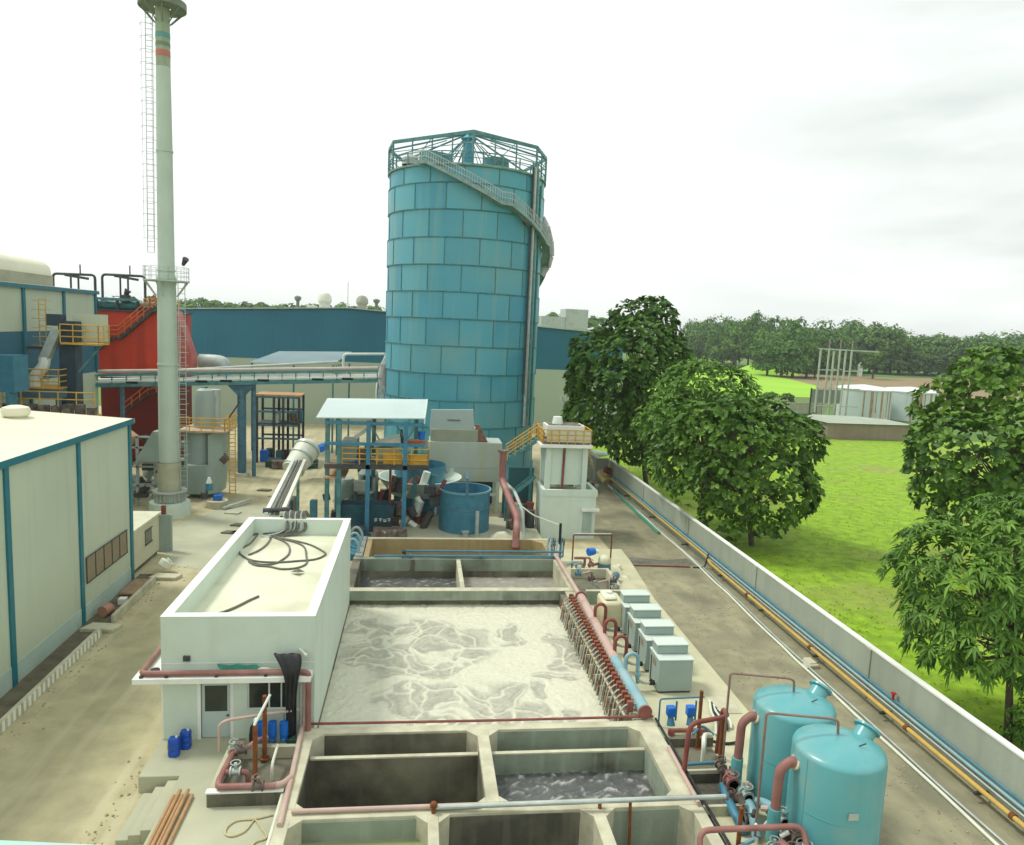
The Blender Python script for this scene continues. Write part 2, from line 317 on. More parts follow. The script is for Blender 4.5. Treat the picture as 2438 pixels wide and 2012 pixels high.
pipe('pipe', jit([(18.95, 12, .07), (19.2, 33, .07), (19.7, 48, .07), (19.9, 74, .07)], .06), .06, white_pl, 'white plastic pipe lying on the ground nearest the lane', 'pipes along the boundary wall', bend=.5)
pipe('pipe', jit([(19.2, 12, .07), (19.42, 33, .07), (19.9, 48, .07), (20.0, 73, .07)], .05), .05, galv, 'grey white pipe lying between the white pipe and the ochre pipe', 'pipes along the boundary wall', bend=.5)
pipe('pipe', [(19.45, 55.8, .12), (19.6, 64, .12), (19.95, 72, .12)], .12, green_pipe, 'green pipe lying on the ground at the far end of the lane', 'pipes along the boundary wall')
pipe('pipe', [(14.9, 47.9, .06), (19.0, 47.6, .06)], .06, ox_pipe, 'brown pipe lying across the lane')
pipe('pipe', [(20.2, 47.4, 1.1), (20.0, 47.4, .05), (19.2, 47.5, .05)], .06, dark_steel, 'dark bent pipe dropping from the wall pipes to the lane')
struct(MB().add([(14.8, 48.4, .009), (19.6, 48.0, .009), (19.5, 49.6, .009), (17.5, 49.2, .009), (14.8, 50, .009)], [(0, 1, 2, 3, 4)]).build('road', mat('dark_repair', (.13, .13, .10), .9, .3, 1), origin=(0, 0, 0)))
mb = MB().cone((20.35, 27.3, 1.05), (20.35, 27.3, 1.3), .05).lathe((20.35, 27.3, 1.3), [(.12, 0), (.12, .04), (.01, .05)], 12)
tag(mb.build('valve', mat('valve_red', (.4, .02, .01), .4)), 'small red hand valve on the pipes along the wall', 'valve')
p = atz(1922, 1585, 0); mb = MB()
for i in range(7): mb.box(p.x+random.uniform(-.3, .2), p.x+random.uniform(.25, .5), p.y+random.uniform(-.4, 0), p.y+random.uniform(.1, .5), 0, .05+random.random()*.2)
tag(mb.build('rubble', conc_light, bevel=.03), 'small heap of pale broken rubble beside the white ground pipe', 'rubble')
# ================================================================== CONCRETE TANKS
T = 1.1
def haunch(mb, x, y, sx, sy, k=.38, z0=None, z1=None):
    pts = [(x, y), (x+sx*k, y), (x, y+sy*k)]
    if sx*sy < 0: pts = pts[::-1]
    return mb.prism(pts, -.9 if z0 is None else z0, T-.003 if z1 is None else z1)
# --- front row
t = thing('settling_tank', (2.7, 18, -1.2), 'front row of three concrete tank cells with chamfered corners', 'tank')
MB().box(-3.9, 9.35, 20.9, 21.4, -2.8, T).build('cross_wall', conc_light, t, bevel=.02)
MB().box(-3.9, -3.5, 12, 20.9, -2.8, T).build('side_wall', conc_light, t, bevel=.02)
MB().box(8.95, 9.35, 12, 20.9, -2.8, T).build('side_wall', conc_light, t, bevel=.02)
MB().box(-3.9, 9.35, 11.9, 12, -2.8, T).build('cross_wall', conc_light, t)
for a, b in ((.6, .93), (5.72, 6.12)): MB().box(a, b, 12, 20.9, -2.8, T).build('divider_wall', conc_light, t, bevel=.02)
for x, sx in ((-3.5, 1), (.6, -1), (.93, 1), (5.72, -1), (6.12, 1), (8.95, -1)): haunch(MB(), x, 20.897, sx, -1).build('haunch', conc_light, t)
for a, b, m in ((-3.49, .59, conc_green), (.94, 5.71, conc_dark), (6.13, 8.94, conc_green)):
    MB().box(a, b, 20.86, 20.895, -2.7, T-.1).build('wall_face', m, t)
wat_m = mat('murky_green_water', (.27, .30, .15), .12, .12, .5, bump=.03, bscale=3)
wat_d = mat('dark_sludge_water', (.10, .10, .08), .2, .3, .8, bump=.3, bscale=4, dirt=(.22, .22, .18), damt=.4, dscale=1)
for a, b, z, m in ((-3.49, .59, .35, wat_m), (.94, 5.71, -.9, wat_d), (6.13, 8.94, -.5, wat_d)):
    struct(MB().add([(a, 12.01, z), (b, 12.01, z), (b, 20.85, z), (a, 20.85, z)], [(0, 1, 2, 3)]).build('water', m, origin=(0, 0, 0)))
# --- second row
t = thing('settling_tank', (2.7, 23.5, -1.5), 'pair of deep dark concrete tank cells with a weir wall at their far end', 'tank')
MB().box(-3.9, 9.4, 25.6, 26.0, -2.8, T).build('cross_wall', conc_light, t, bevel=.02)
MB().box(-3.9, -3.45, 21.4, 25.6, -2.8, T).build('side_wall', conc_light, t, bevel=.02)
MB().box(8.62, 9.4, 21.4, 25.6, -2.8, T).build('side_wall', conc_light, t, bevel=.02)
MB().box(2.45, 2.88, 21.4, 25.6, -2.8, T).build('divider_wall', conc_light, t, bevel=.02)
for x, sx in ((-3.45, 1), (2.45, -1), (2.88, 1), (8.62, -1)): haunch(MB(), x, 25.597, sx, -1, .4, .1).build('haunch', conc_light, t); haunch(MB(), x, 21.403, sx, 1, .28, .1).build('haunch', conc_light, t)
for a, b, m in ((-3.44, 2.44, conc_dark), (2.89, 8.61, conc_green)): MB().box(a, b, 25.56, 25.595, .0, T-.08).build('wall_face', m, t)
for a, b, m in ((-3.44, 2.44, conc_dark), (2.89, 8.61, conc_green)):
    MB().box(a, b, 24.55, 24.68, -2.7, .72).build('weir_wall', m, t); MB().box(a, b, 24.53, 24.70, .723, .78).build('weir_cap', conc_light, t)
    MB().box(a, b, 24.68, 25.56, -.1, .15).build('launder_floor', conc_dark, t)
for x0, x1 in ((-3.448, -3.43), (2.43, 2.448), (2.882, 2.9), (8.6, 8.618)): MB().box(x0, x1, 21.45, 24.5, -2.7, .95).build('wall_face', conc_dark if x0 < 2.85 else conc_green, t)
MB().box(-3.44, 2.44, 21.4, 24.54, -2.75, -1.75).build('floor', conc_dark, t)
def rough_water(name, x0, x1, y0, y1, z, res, amp, m, fn, sub=None):
    nx, ny = int((x1-x0)/res)+1, int((y1-y0)/res)+1; xs = np.linspace(x0, x1, nx); ys = np.linspace(y0, y1, ny)
    vs = []; av = []
    for y in ys:
        for x in xs: h, v = fn(x, y); vs.append((x, y, z+amp*h)); av.append(v)
    fs = [(j*nx+i, j*nx+i+1, (j+1)*nx+i+1, (j+1)*nx+i) for j in range(ny-1) for i in range(nx-1)]
    mb = MB(); mb.v = vs; mb.f = fs; o = mb.build(name, m, origin=(0, 0, 0), sharp=80)
    at = o.data.attributes.new('v', 'FLOAT', 'POINT'); at.data.foreach_set('value', av); return struct(o)
def churn(x, y):
    p = Vector((x*1.6, y*1.6, 3)); wv = NZ.noise(p*1.3)*.8; h = NZ.fractal(Vector((x*2.6+wv, y*3.4+wv, 1)), .8, 2.1, 5)
    g = max(0, 1-((x-6.3)**2+(y-22.6)**2)/.35)
    return h, min(1, max(0, (h-.25)*1.6))+g*.6
rough_water('water', 2.89, 8.61, 21.42, 24.54, -.02, .06, .07, mat('churned_grey_water', (.10, .105, .10), .3, .2, 1, attr=(.46, .47, .44), bump=.3, bscale=10), churn)
# --- aeration basin
t = thing('aeration_basin', (2.4, 33, -1), 'large open aeration basin filled with pale foam', 'tank')
MB().box(-3.9, 9.35, 40.05, 40.6, .55, T).build('cross_wall', conc_green, t, bevel=.015)
MB().box(-3.88, 9.33, 40.06, 40.59, T+.002, T+.02).build('coping', conc_light, t)
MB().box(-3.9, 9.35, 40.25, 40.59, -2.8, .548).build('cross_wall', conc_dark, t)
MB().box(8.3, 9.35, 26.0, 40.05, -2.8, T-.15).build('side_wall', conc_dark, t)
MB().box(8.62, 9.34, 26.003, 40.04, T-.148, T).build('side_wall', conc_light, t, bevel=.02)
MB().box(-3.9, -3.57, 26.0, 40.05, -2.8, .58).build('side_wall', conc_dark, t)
BL = [(.3, 34.6, 3.7, 3.1), (1.6, 29.4, 3.2, 1.6), (7.6, 33.9, 1.2, 2.0), (4.3, 27.5, 2.4, 1.3), (4.9, 36.3, .8, 1.2), (2.0, 27.2, 2.6, .9), (6.5, 28.6, .9, .8), (-.8, 37.2, 2.4, 1.0), (6.7, 31.2, .8, .6), (5.6, 29.8, .6, .7)]
def sms(a, b, x): x = max(0, min(1, (x-a)/(b-a))); return x*x*(3-2*x)
def foam(x, y):
    wx = NZ.noise(Vector((x*.55, y*.45, 0)))*1.3+NZ.noise(Vector((x*1.6, y*1.4, 4)))*.35; wy = NZ.noise(Vector((x*.5, y*.5, 9)))*1.3+NZ.noise(Vector((x*1.5, y*1.5, 14)))*.35
    X, Y = x+wx, y+wy; p = max(1-((X-a)/c)**2-((Y-b)/d)**2 for a, b, c, d in BL); edge = p; p = sms(-.25, .3, p)
    f2 = NZ.voronoi(Vector((X*.75, Y*.8, 2)))[0]; c1 = sms(.03, .13, f2[1]-f2[0]); f3 = NZ.voronoi(Vector((X*2.0+wx, Y*2.2, 7)))[0]; c2 = sms(.0, .12, f3[1]-f3[0])
    fb = NZ.fractal(Vector((X*1.8, Y*2.1, 5)), .8, 2, 4); fine = NZ.fractal(Vector((x*5, y*5, 1)), .9, 2, 3)
    grey = p*c1*(.6+.4*c2)*(.9+.45*fb); rim = max(0, 1-abs(edge)*9)*sms(-.2, .5, NZ.noise(Vector((x*.6, y*.6, 30))))
    v = max(0, min(1, 1-.85*grey+fine*.16+fb*.10-rim*.5-.12))
    return (-grey*.5+fb*.35+fine*.22), v
foam_m = mat('foamy_effluent', (.345, .345, .27), .45, .06, 5, attr=(.64, .63, .49), bump=.5, bscale=7)
rough_water('water', -3.56, 8.32, 26.01, 40.24, .24, .065, .10, foam_m, foam)
MB().box(-3.562, -3.545, 26.35, 40.0, .1, .46).build('waterline_stain', conc_dark, t)
# --- channel behind basin
t = thing('channel_tank', (2.8, 43, -1), 'two shallow concrete channel cells behind the foam basin', 'tank')
MB().box(-3.9, 9.35, 45.8, 46.25, -2.8, T).build('cross_wall', conc_green, t, bevel=.015)
MB().box(-3.9, -3.4, 40.6, 45.8, -2.8, T).build('side_wall', conc_dark, t, bevel=.015)
MB().box(8.95, 9.35, 40.6, 45.8, -2.8, T).build('side_wall', conc_light, t, bevel=.015)
MB().box(2.62, 2.88, 40.6, 45.8, -2.8, T).build('divider_wall', conc_light, t, bevel=.015)
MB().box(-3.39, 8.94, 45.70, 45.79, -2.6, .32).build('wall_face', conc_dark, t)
MB().box(-.25, -.02, 45.68, 45.79, .33, T-.01).build('stain', conc_dark, t)
rough_water('water', -3.39, 2.61, 40.61, 45.69, -.12, .12, .03, _m['churned_grey_water'], churn)
rough_water('water', 2.89, 8.94, 40.61, 45.69, -.05, .12, .03, mat('grey_scum', (.27, .26, .215), .5, .1, 1, attr=(.40, .39, .33), bump=.3), churn)
# --- tan tank
t = thing('balancing_tank', (3, 48.4, -1), 'empty shallow tank with brown stained inner walls', 'tank')
MB().box(-3.3, 9.35, 50.2, 50.6, -2.8, T).build('cross_wall', conc_tan, t, bevel=.015)
MB().box(-3.3, 9.35, 50.21, 50.59, T+.002, T+.02).build('coping', conc_light, t)
MB().box(-3.3, -2.95, 46.25, 50.2, -2.8, T).build('side_wall', conc_tan, t, bevel=.015)
MB().box(8.85, 9.35, 46.25, 50.2, -2.8, T).build('side_wall', conc_tan, t, bevel=.015)
MB().box(-2.94, 8.84, 46.26, 50.19, -2.0, -1.2).build('floor', conc_tan, t)
mb = MB(); haunch(mb, 8.85, 50.197, -1, -1, .7, -.5); mb.build('haunch', conc_tan, t)
tag(MB().box(-3.85, -3.35, 46.3, 50.7, .6, 1.16).build('trough', mat('grey_trough', (.25, .27, .25), .6, .15, 1), bevel=.03), 'long grey metal trough beside the brown stained tank', 'trough')
# --- pipes on tank walls
pipe('pipe', [(-3.5, 21.15, T+.1), (2.2, 21.15, T+.1)], .07, pale_pink, 'faded pink pipe on the wall between the front tank rows, left half', 'pipes on the tank walls')
pipe('pipe', [(.75, 21.05, T+.13), (10.0, 20.6, T+.45)], .075, galv, 'grey pipe crossing the tank walls to the right walkway', 'pipes on the tank walls')
pipe('pipe', [(-3.7, 26.15, T+.08), (3, 26.1, T+.08), (9.4, 26.1, T+.1)], .05, ox_pipe, 'thin red brown pipe along the near edge of the foam basin', 'pipes on the tank walls')
pipe('pipe', [(-3.95, 26.4, T+.1), (-3.8, 22.9, T+.05), (-3.75, 20.6, T+.05)], .09, pale_pink, 'pink pipe along the left wall of the deep tanks', 'pipes on the tank walls')
pipe('pipe', [(-3.98, 22.4, PZ+.35), (-3.95, 12.5, PZ+.35)], .06, white_pl, 'white pipe along the left foot of the front tank row', 'pipes on the tank walls')
pipe('pipe', [(9.48, 26.0, T+.05), (9.46, 20.5, T+.05), (9.44, 12, T+.05)], .05, black, 'black cable pipe along the right edge of the deep tanks', 'pipes on the tank walls')
pipe('pipe', [(9.3, 24.0, T+.1), (9.22, 20.8, T+.1)], .07, pale_pink, 'short pink pipe on the right wall of the deep tanks', 'pipes on the tank walls')
for x, y in ((.78, 20.98),):
    t = thing('pipe', (x, y, 1.1), 'rusty capped upright pipe on the divider of the front tanks', 'pipe')
    MB().cone((x, y, -1), (x, y, 1.32), .07).build('tube', rust, t); MB().ball((x, y, 1.36), .12, 8).build('cap', rust, t)
pipe('pipe', [(6.0, 20.95, T+.3), (6.0, 20.6, -.5)], .06, rust, 'short rusty pipe hanging into the front right cell')
pipe('pipe', [(6.95, 20.8, 1.4), (6.95, 20.5, -1.0)], .05, rust, 'long thin rusty pipe standing in the front right cell')
# blue twin pipe at the back of the channel
t = thing('pipe', (3, 46, 1.2), 'pair of blue pipes along the back wall of the channel', 'pipe')
MB().tube([(-2.6, 46.0, T+.12), (-1.4, 46.0, T+.14), (9.6, 46.0, T+.15)], .075, 8).build('tube', blue_pipe, t)
MB().tube([(-.8, 46.25, T+.4), (9.6, 46.2, T+.4)], .07, 8).build('tube', blue_pipe, t)
for x in (-.8, -.3, 4.2): MB().cone((x-.05, 46.0, T+.14), (x+.05, 46.0, T+.14), .15).build('flange', blue_pipe, t)
MB().cone((-.85, 46.1, T+.4), (-.6, 46.1, T+.4), .16).build('valve_body', dark_steel, t)
# ================================================================== BOOTH
BX0, BX1, BY0, BY1 = -8.93, -3.56, 26.32, 40.0
t = thing('white_building', ((BX0+BX1)/2, 33, PZ), 'long white flat roofed building with tall parapet, left of the foam basin', 'building')
mb = MB()
# front wall with door and window holes
DX0, DX1, DZ1 = -7.58, -6.55, 2.78; WX0, WX1, WZ0, WZ1 = -5.95, -4.42, 1.68, 2.78; F0, F1 = BY0, BY0+.25
for a, b, c, d in ((BX0, DX0, .55, 3.0), (DX0, DX1, DZ1, 3.0), (DX1, WX0, .55, 3.0), (WX0, WX1, .55, WZ0), (WX0, WX1, WZ1, 3.0), (WX1, BX1, .55, 3.0)): mb.box(a, b, F0, F1, c, d)
mb.box(BX0, BX1, BY0, F1, 3.0, 4.3); mb.box(BX0, BX0+.25, F1, BY1, .0, 4.3); mb.box(BX1-.25, BX1, F1, BY1, -.1, 4.3); mb.box(BX0+.25, BX1-.25, BY1-.25, BY1, 0, 4.3)
mb.build('wall', white_paint, t)
pw = .34; pz = 5.25
MB().box(BX0, BX1, BY0, BY0+pw, 4.3, pz).box(BX0, BX1, BY1-pw, BY1, 4.3, pz).box(BX0, BX0+pw, BY0+pw, BY1-pw, 4.3, pz).box(BX1-pw, BX1, BY0+pw, BY1-pw, 4.3, pz).build('parapet', white_paint, t)
MB().box(BX0-.01, BX1+.01, BY0-.01, BY0+pw+.01, pz+.003, pz+.03).box(BX0-.01, BX1+.01, BY1-pw-.01, BY1+.01, pz+.003, pz+.03).box(BX0-.01, BX0+pw+.01, BY0+pw+.012, BY1-pw-.012, pz+.003, pz+.03).box(BX1-pw-.01, BX1+.01, BY0+pw+.012, BY1-pw-.012, pz+.003, pz+.03).build('coping', white_top, t)
MB().box(BX0+pw, BX1-pw, BY0+pw, BY1-pw, 4.2, 4.42).build('roof', roof_screed, t)
MB().prism([(-9.72, 31), (-9.72, 25.72), (BX1-.05, 25.72), (BX1-.05, BY0-.003), (BX0-.003, BY0-.003), (BX0-.003, 31)], 3.02, 3.22).build('canopy_slab', white_top, t, bevel=.01)
MB().box(BX0-.012, BX1+.012, BY0-.012, BY0+.01, 3.5, 3.53).build('band', white_top, t)
d = MB().box(DX0+.0, DX1, F0+.06, F0+.10, .62, 1.62).box(DX0+.0, DX1, F0+.06, F0+.10, 2.62, DZ1).box(DX0, DX0+.12, F0+.06, F0+.10, 1.62, 2.62).box(DX1-.12, DX1, F0+.06, F0+.10, 1.62, 2.62).build('door', mat('pale_grey_door', (.45, .55, .52), .4, .05, 1), t)
MB().box(DX0+.12, DX1-.12, F0+.07, F0+.09, 1.62, 2.62).build('pane', dark_gl, d)
MB().box(DX1-.14, DX1-.06, F0+.0, F0+.05, 1.45, 1.5).build('handle', dark_steel, d)
MB().box(DX0-.12, DX0, F0-.02, F0+.12, .6, DZ1+.1).box(DX1, DX1+.12, F0-.02, F0+.12, .6, DZ1+.1).build('door_frame', white_top, t)
wn = MB()
for a, b in ((WX0, WX0+.05), (-5.22, -5.16), (-4.78, -4.73), (WX1-.05, WX1)): wn.box(a, b, F0+.05, F0+.10, WZ0, WZ1)
wn.box(WX0+.05, WX1-.05, F0+.052, F0+.098, WZ0, WZ0+.05).box(WX0+.05, WX1-.05, F0+.052, F0+.098, WZ1-.05, WZ1)
wn = wn.build('window', white_m, t); MB().box(WX0+.05, WX1-.05, F0+.072, F0+.08, WZ0+.05, WZ1-.05).build('pane', dark_gl, wn)
MB().box(BX0-.01, BX0+.06, F0-.01, F0+.1, .62, 3.0).build('corner', white_top, t)
# wall vents, spout
v = MB().prism([(-8.16, 26.22), (-7.92, 26.22), (-7.92, 26.31), (-8.16, 26.31)], 3.62, 3.82); v.build('vent', dark_steel, t, bevel=.02)
MB().cone((-4.1, 26.33, 4.0), (-3.8, 26.0, 3.9), .06).build('spout', white_pl, t)
# items on roof
cz = 4.46
def coil(pts, r=.035):
    return [(x, y, cz+random.uniform(0, .05)) for x, y in pts]
q = [(1290, 350), (1450, 300), (1560, 330), (1640, 370), (1680, 405), (1600, 445), (1450, 460), (1300, 470), (1150, 465), (1060, 445), (990, 400), (1000, 360), (1080, 310), (1160, 230)]
def roofpts(q): return [tuple(atz(280+x/3.394, 1200+y/3.394, 4.47)) for x, y in q]
def smooth(pts, n=6):
    P = [Vector(p) for p in pts]; out = []
    for i in range(len(P)-1):
        a, b, c, d = P[max(i-1, 0)], P[i], P[i+1], P[min(i+2, len(P)-1)]
        for k in range(n): s_ = k/n; out.append(.5*((2*b)+(c-a)*s_+(2*a-5*b+4*c-d)*s_*s_+(3*b-a-3*c+d)*s_**3))
    return out+[P[-1]]
t = thing('cable', roofpts([(1300, 400)])[0], 'loose loops of dark grey cable lying on the flat roof', 'cable')
for q in ([(1270, 265), (1450, 300), (1560, 330), (1640, 370), (1680, 405), (1600, 445), (1450, 460), (1300, 470), (1150, 465), (1060, 445), (990, 400), (1000, 360), (1080, 310), (1150, 215)],
          [(1265, 270), (1340, 300), (1385, 340), (1385, 400), (1330, 450), (1270, 480), (1180, 490), (1100, 475), (1030, 430)],
          [(1300, 275), (1440, 310), (1510, 350), (1525, 420), (1525, 480), (1450, 515), (1330, 525), (1230, 505), (1120, 495), (1060, 465)],
          [(1250, 240), (1230, 290), (1190, 340), (1130, 380), (1060, 410)], [(1010, 300), (1060, 260), (1120, 240), (1160, 200)]):
    MB().tube(smooth(roofpts(q)), .045, 7).build('strand', hose_m, t)
t = thing('cable', (-6.3, 40.0, 5.2), 'bundle of grey cables spilling over the rear parapet onto the roof', 'cable')
for k in range(12):
    x = -7.1+.1*k; e = Vector(roofpts([(1160+8*k*2, 215+random.randint(0, 60))])[0])
    MB().tube(smooth([(x+.1, 41.2, 5.0), (x, 40.3, 5.5+random.random()*.1), (x, 39.85, 5.42), (x+random.uniform(-.1, .1), 39.5, 4.7), tuple(e)]), .04, 6).build('strand', hose_m if k % 3 else galv, t)
mb = MB().tube(smooth(roofpts([(740, 890), (830, 880), (950, 835), (1060, 780), (1140, 745)])), .05, 7)
tag(mb.build('rod', hose_m), 'bent dark rod lying near the front of the flat roof', 'rod')
p = Vector(roofpts([(1455, 560)])[0]); tag(MB().add([p+Vector((-.35, .12, .02)), p+Vector((.3, .18, .02)), p+Vector((.05, -.25, .12)), p+Vector((0, .1, .2))], [(0, 1, 3), (1, 2, 3), (2, 0, 3), (0, 2, 1)]).build('slab_fragment', conc_dark), 'small dark broken slab lying on the roof', 'rubble')
# pipes on canopy slab
t = thing('pipe', (-7, 25.9, 3.3), 'thick faded red pipe lying along the edge of the canopy slab', 'pipe')
MB().tube([(-9.5, 30.8, 3.34), (-9.5, 25.92, 3.34), (-3.95, 25.92, 3.34), (-3.7, 25.85, 3.3), (-3.7, 25.85, .9)], .1, 10, .25).build('tube', pink_pipe, t)
for x in (-9.45, -8.6, -6.9, -5.2): MB().box(x-.05, x+.05, 25.78, 26.06, 3.222, 3.3).build('bracket', dark_steel, t)
MB().cone((-9.1, 26.2, 3.3), (-9.1, 26.2, 3.36), .16).build('end_cap', black, t)
pipe('pipe', [(-4.05, 26.1, 3.4), (-3.98, 25.95, 3.3), (-3.98, 25.95, .9)], .06, galv, 'grey downpipe at the front right corner of the white building', 'downpipes at the building corner')
pipe('pipe', [(-3.86, 25.95, 3.35), (-3.86, 25.9, .9)], .05, pale_pink, 'thin pink downpipe at the front right corner of the white building', 'downpipes at the building corner')
pipe('pipe', [(-6.6, 25.0, .9), (-6.6, 25.0, 1.9), (-6.3, 25.1, 2.0), (-4.0, 25.7, 2.0)], .055, pale_pink, 'pale pipe crossing level in front of the building window')
# drooping black tarpaulin
mb = MB(); W_ = 9
rows = [(25.95, 4.02, -5.0, -4.05), (25.80, 3.95, -4.9, -3.95), (25.6, 3.6, -4.62, -3.95), (25.55, 3.25, -4.48, -4.02), (25.55, 2.6, -4.46, -4.05), (25.6, 1.8, -4.45, -4.06), (25.65, .95, -4.45, -4.08), (25.5, .66, -4.5, -4.05)]
vs = []
for j, (y, z, a, b) in enumerate(rows):
    for i in range(W_+1): s_ = i/W_; vs.append((a+(b-a)*s_+random.uniform(-.02, .02), y+.07*math.sin(i*2.1+j)+.02*random.random(), z+random.uniform(-.03, .03)))
mb.add(vs, [(j*(W_+1)+i, j*(W_+1)+i+1, (j+1)*(W_+1)+i+1, (j+1)*(W_+1)+i) for j in range(len(rows)-1) for i in range(W_)])
o = mb.build('tarpaulin', black, sharp=80); sm = o.modifiers.new('solid', 'SOLIDIFY'); sm.thickness = .03; sm = o.modifiers.new('sub', 'SUBSURF'); sm.levels = 1; sm.render_levels = 2
tag(o, 'black tarpaulin hanging down over the canopy slab in front of the window', 'tarpaulin')
mb = MB()
for j in range(5):
    for i in range(5): mb.v.append((-6.9+.35*i+.1*math.sin(j), 25.95+.05*j, 3.25+.12*math.sin(i*1.7+j*2)**2+.05*j))
mb.f = [(j*5+i, j*5+i+1, j*5+i+6, j*5+i+5) for j in range(4) for i in range(4)]
tag(mb.build('netting', mat('green_netting', (.03, .22, .16), .8, .2, 3)), 'scrap of green netting lying on the canopy slab', 'netting')
tag(MB().tube(smooth([(-5.6, 26.1, 3.3), (-5.3, 26.0, 3.42), (-4.9, 26.1, 3.3), (-4.6, 25.95, 3.38)]), .07, 7).build('rag', white_pl), 'crumpled pale sack on the canopy slab beside the green netting', 'sack')
tag(MB().lathe((-5.55, 25.75, PZ), [(.2, 0), (.22, .4), (.18, .75), (.05, .95), (.01, .97)], 12).build('motor_cover', black), 'black hooded drum standing against the wall beside the door', 'drum')
def drum(x, y, rz, lab, m=drum_blue, grp='blue plastic drums by the building corner'):
    t = thing('plastic_drum', (x, y, PZ), lab, 'drum', grp, rz); k = MB(); pr = []
    for (sx, sy, z) in ((.17, .15, 0), (.19, .165, .04), (.19, .165, .2), (.18, .155, .22), (.19, .165, .24), (.19, .165, .42), (.18, .155, .44), (.19, .165, .46), (.19, .165, .6), (.165, .14, .66), (.05, .05, .67)):
        pr.append([(x+sx*math.copysign(abs(math.cos(a))**.6, math.cos(a)), y+sy*math.copysign(abs(math.sin(a))**.6, math.sin(a)), PZ+z) for a in [2*math.pi*i/16 for i in range(16)]])
    n = 16; vs = [p for r_ in pr for p in r_]; fs = [(j*n+i, j*n+(i+1) % n, (j+1)*n+(i+1) % n, (j+1)*n+i) for j in range(len(pr)-1) for i in range(n)]+[tuple(range(n-1, -1, -1)), tuple(range(len(pr)*n-n, len(pr)*n))]
    k.add(vs, fs); k.build('body', m, t); MB().cone((x+.08, y, PZ+.66), (x+.08, y, PZ+.72), .045).build('cap', white_pl, t)
drum(-8.2, 25.3, 0, 'blue plastic drum standing nearest the platform edge'); drum(-7.95, 25.75, 0, 'blue plastic drum closer to the white wall, behind the first one')
tag(MB().box(-8.55, -8.3, 25.6, 25.85, PZ, PZ+.3).build('can', mat('yellow_plastic', (.6, .38, .03), .4), bevel=.05), 'small yellow can on the ground behind the blue drums', 'can')
# bars lying
for i in range(5):
    x = -7.42+i*.13; pipe('pvc_pipe', [(x+.02, 17.5, PZ+.07+.05*(i % 2)), (x-.02+random.uniform(-.03, .03), 22.9+.2*(i % 2), PZ+.07+.05*(i % 2))], .06, tan_pipe,
         ['leftmost tan pipe of the bundle lying on the platform', 'second tan pipe from the left in the bundle on the platform', 'middle tan pipe of the bundle on the platform', 'second tan pipe from the right in the bundle on the platform', 'rightmost tan pipe of the bundle, nearest the hose'][i], 'tan pipes lying on the platform')
hp = [atz(280+x/3.507, 1600+y/3.507, PZ+.04) for x, y in [(1300, 1190), (1150, 1225), (1000, 1240), (920, 1290), (900, 1350), (960, 1370), (1060, 1330), (1120, 1260), (1150, 1235), (1200, 1300), (1245, 1380), (1150, 1420), (1110, 1470)]]
tag(MB().tube(smooth([tuple(p) for p in hp]), .025, 6).build('hose', hose_y), 'thin yellowed hose looped on the platform beside the tank wall', 'hose')
# ---- left valve pit
t = thing('valve_pit', (-5.1, 23.6, PZ), 'small concrete valve pit on the platform left of the deep tanks', 'pit')
MB().box(-6.3, -3.95, 22.35, 22.55, PZ, 1.05).build('wall', conc_dark, t); MB().box(-6.34, -3.95, 22.33, 22.57, 1.053, 1.1).build('coping', white_top, t)
MB().box(-6.3, -6.12, 22.55, 24.9, PZ, 1.05).box(-6.3, -3.95, 24.9, 25.08, PZ, 1.05).build('wall', conc_light, t)
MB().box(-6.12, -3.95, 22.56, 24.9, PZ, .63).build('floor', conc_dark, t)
def valve(t, c, ax, r=.11, m=None, n='valve_body'):
    c = Vector(c); a = Vector(ax).normalized()*.17; up = Vector((0, 0, 1)) if abs(ax[2]) < .5 else Vector((0, -1, 0))
    mb = MB().cone(c-a, c-a*.75, r*1.6).cone(c+a*.75, c+a, r*1.6).cone(c-a, c+a, r*1.05).cone(c, c+up*.3, r*.5)
    v = mb.build(n, m or grime, t)
    q = c+up*.32; MB().tube([q+Vector((r*1.4*math.cos(k), r*1.4*math.sin(k), 0)) if up.z else q+Vector((r*1.4*math.cos(k), 0, r*1.4*math.sin(k))) for k in [i*.628 for i in range(11)]], .02, 5).build('handwheel', m or grime, v)
t = thing('pipe_manifold', (-5.4, 23.6, PZ), 'faded red pipe loop with grey valves over the left valve pit', 'pipes')
MB().tube([(-5.95, 25.1, 1.15), (-5.98, 23.4, 1.3), (-6.02, 22.7, 1.25), (-5.98, 22.45, 1.22), (-4.2, 22.45, 1.22)], .1, 10, .3).build('tube', pink_pipe, t)
MB().tube([(-5.9, 23.1, 1.3), (-5.3, 23.1, 1.3), (-5.2, 23.1, 1.2), (-5.2, 23.1, .8)], .09, 10, .2).build('tube', pink_pipe, t)
MB().tube([(-5.9, 24.2, 1.3), (-5.5, 24.4, 1.35), (-5.3, 24.8, 1.4), (-5.0, 25.1, 1.3)], .08, 10, .2).build('tube', pink_pipe, t)
MB().tube([(-4.3, 22.45, 1.22), (-4.0, 22.5, 1.22), (-3.8, 22.9, 1.2)], .1, 10, .15).build('tube', pale_pink, t)
valve(t, (-5.6, 23.12, 1.3), (1, 0, 0), m=galv); valve(t, (-5.7, 24.3, 1.32), (1, .4, 0)); valve(t, (-4.75, 22.45, 1.22), (1, 0, 0)); valve(t, (-5.98, 24.5, 1.22), (0, 1, 0), m=galv)
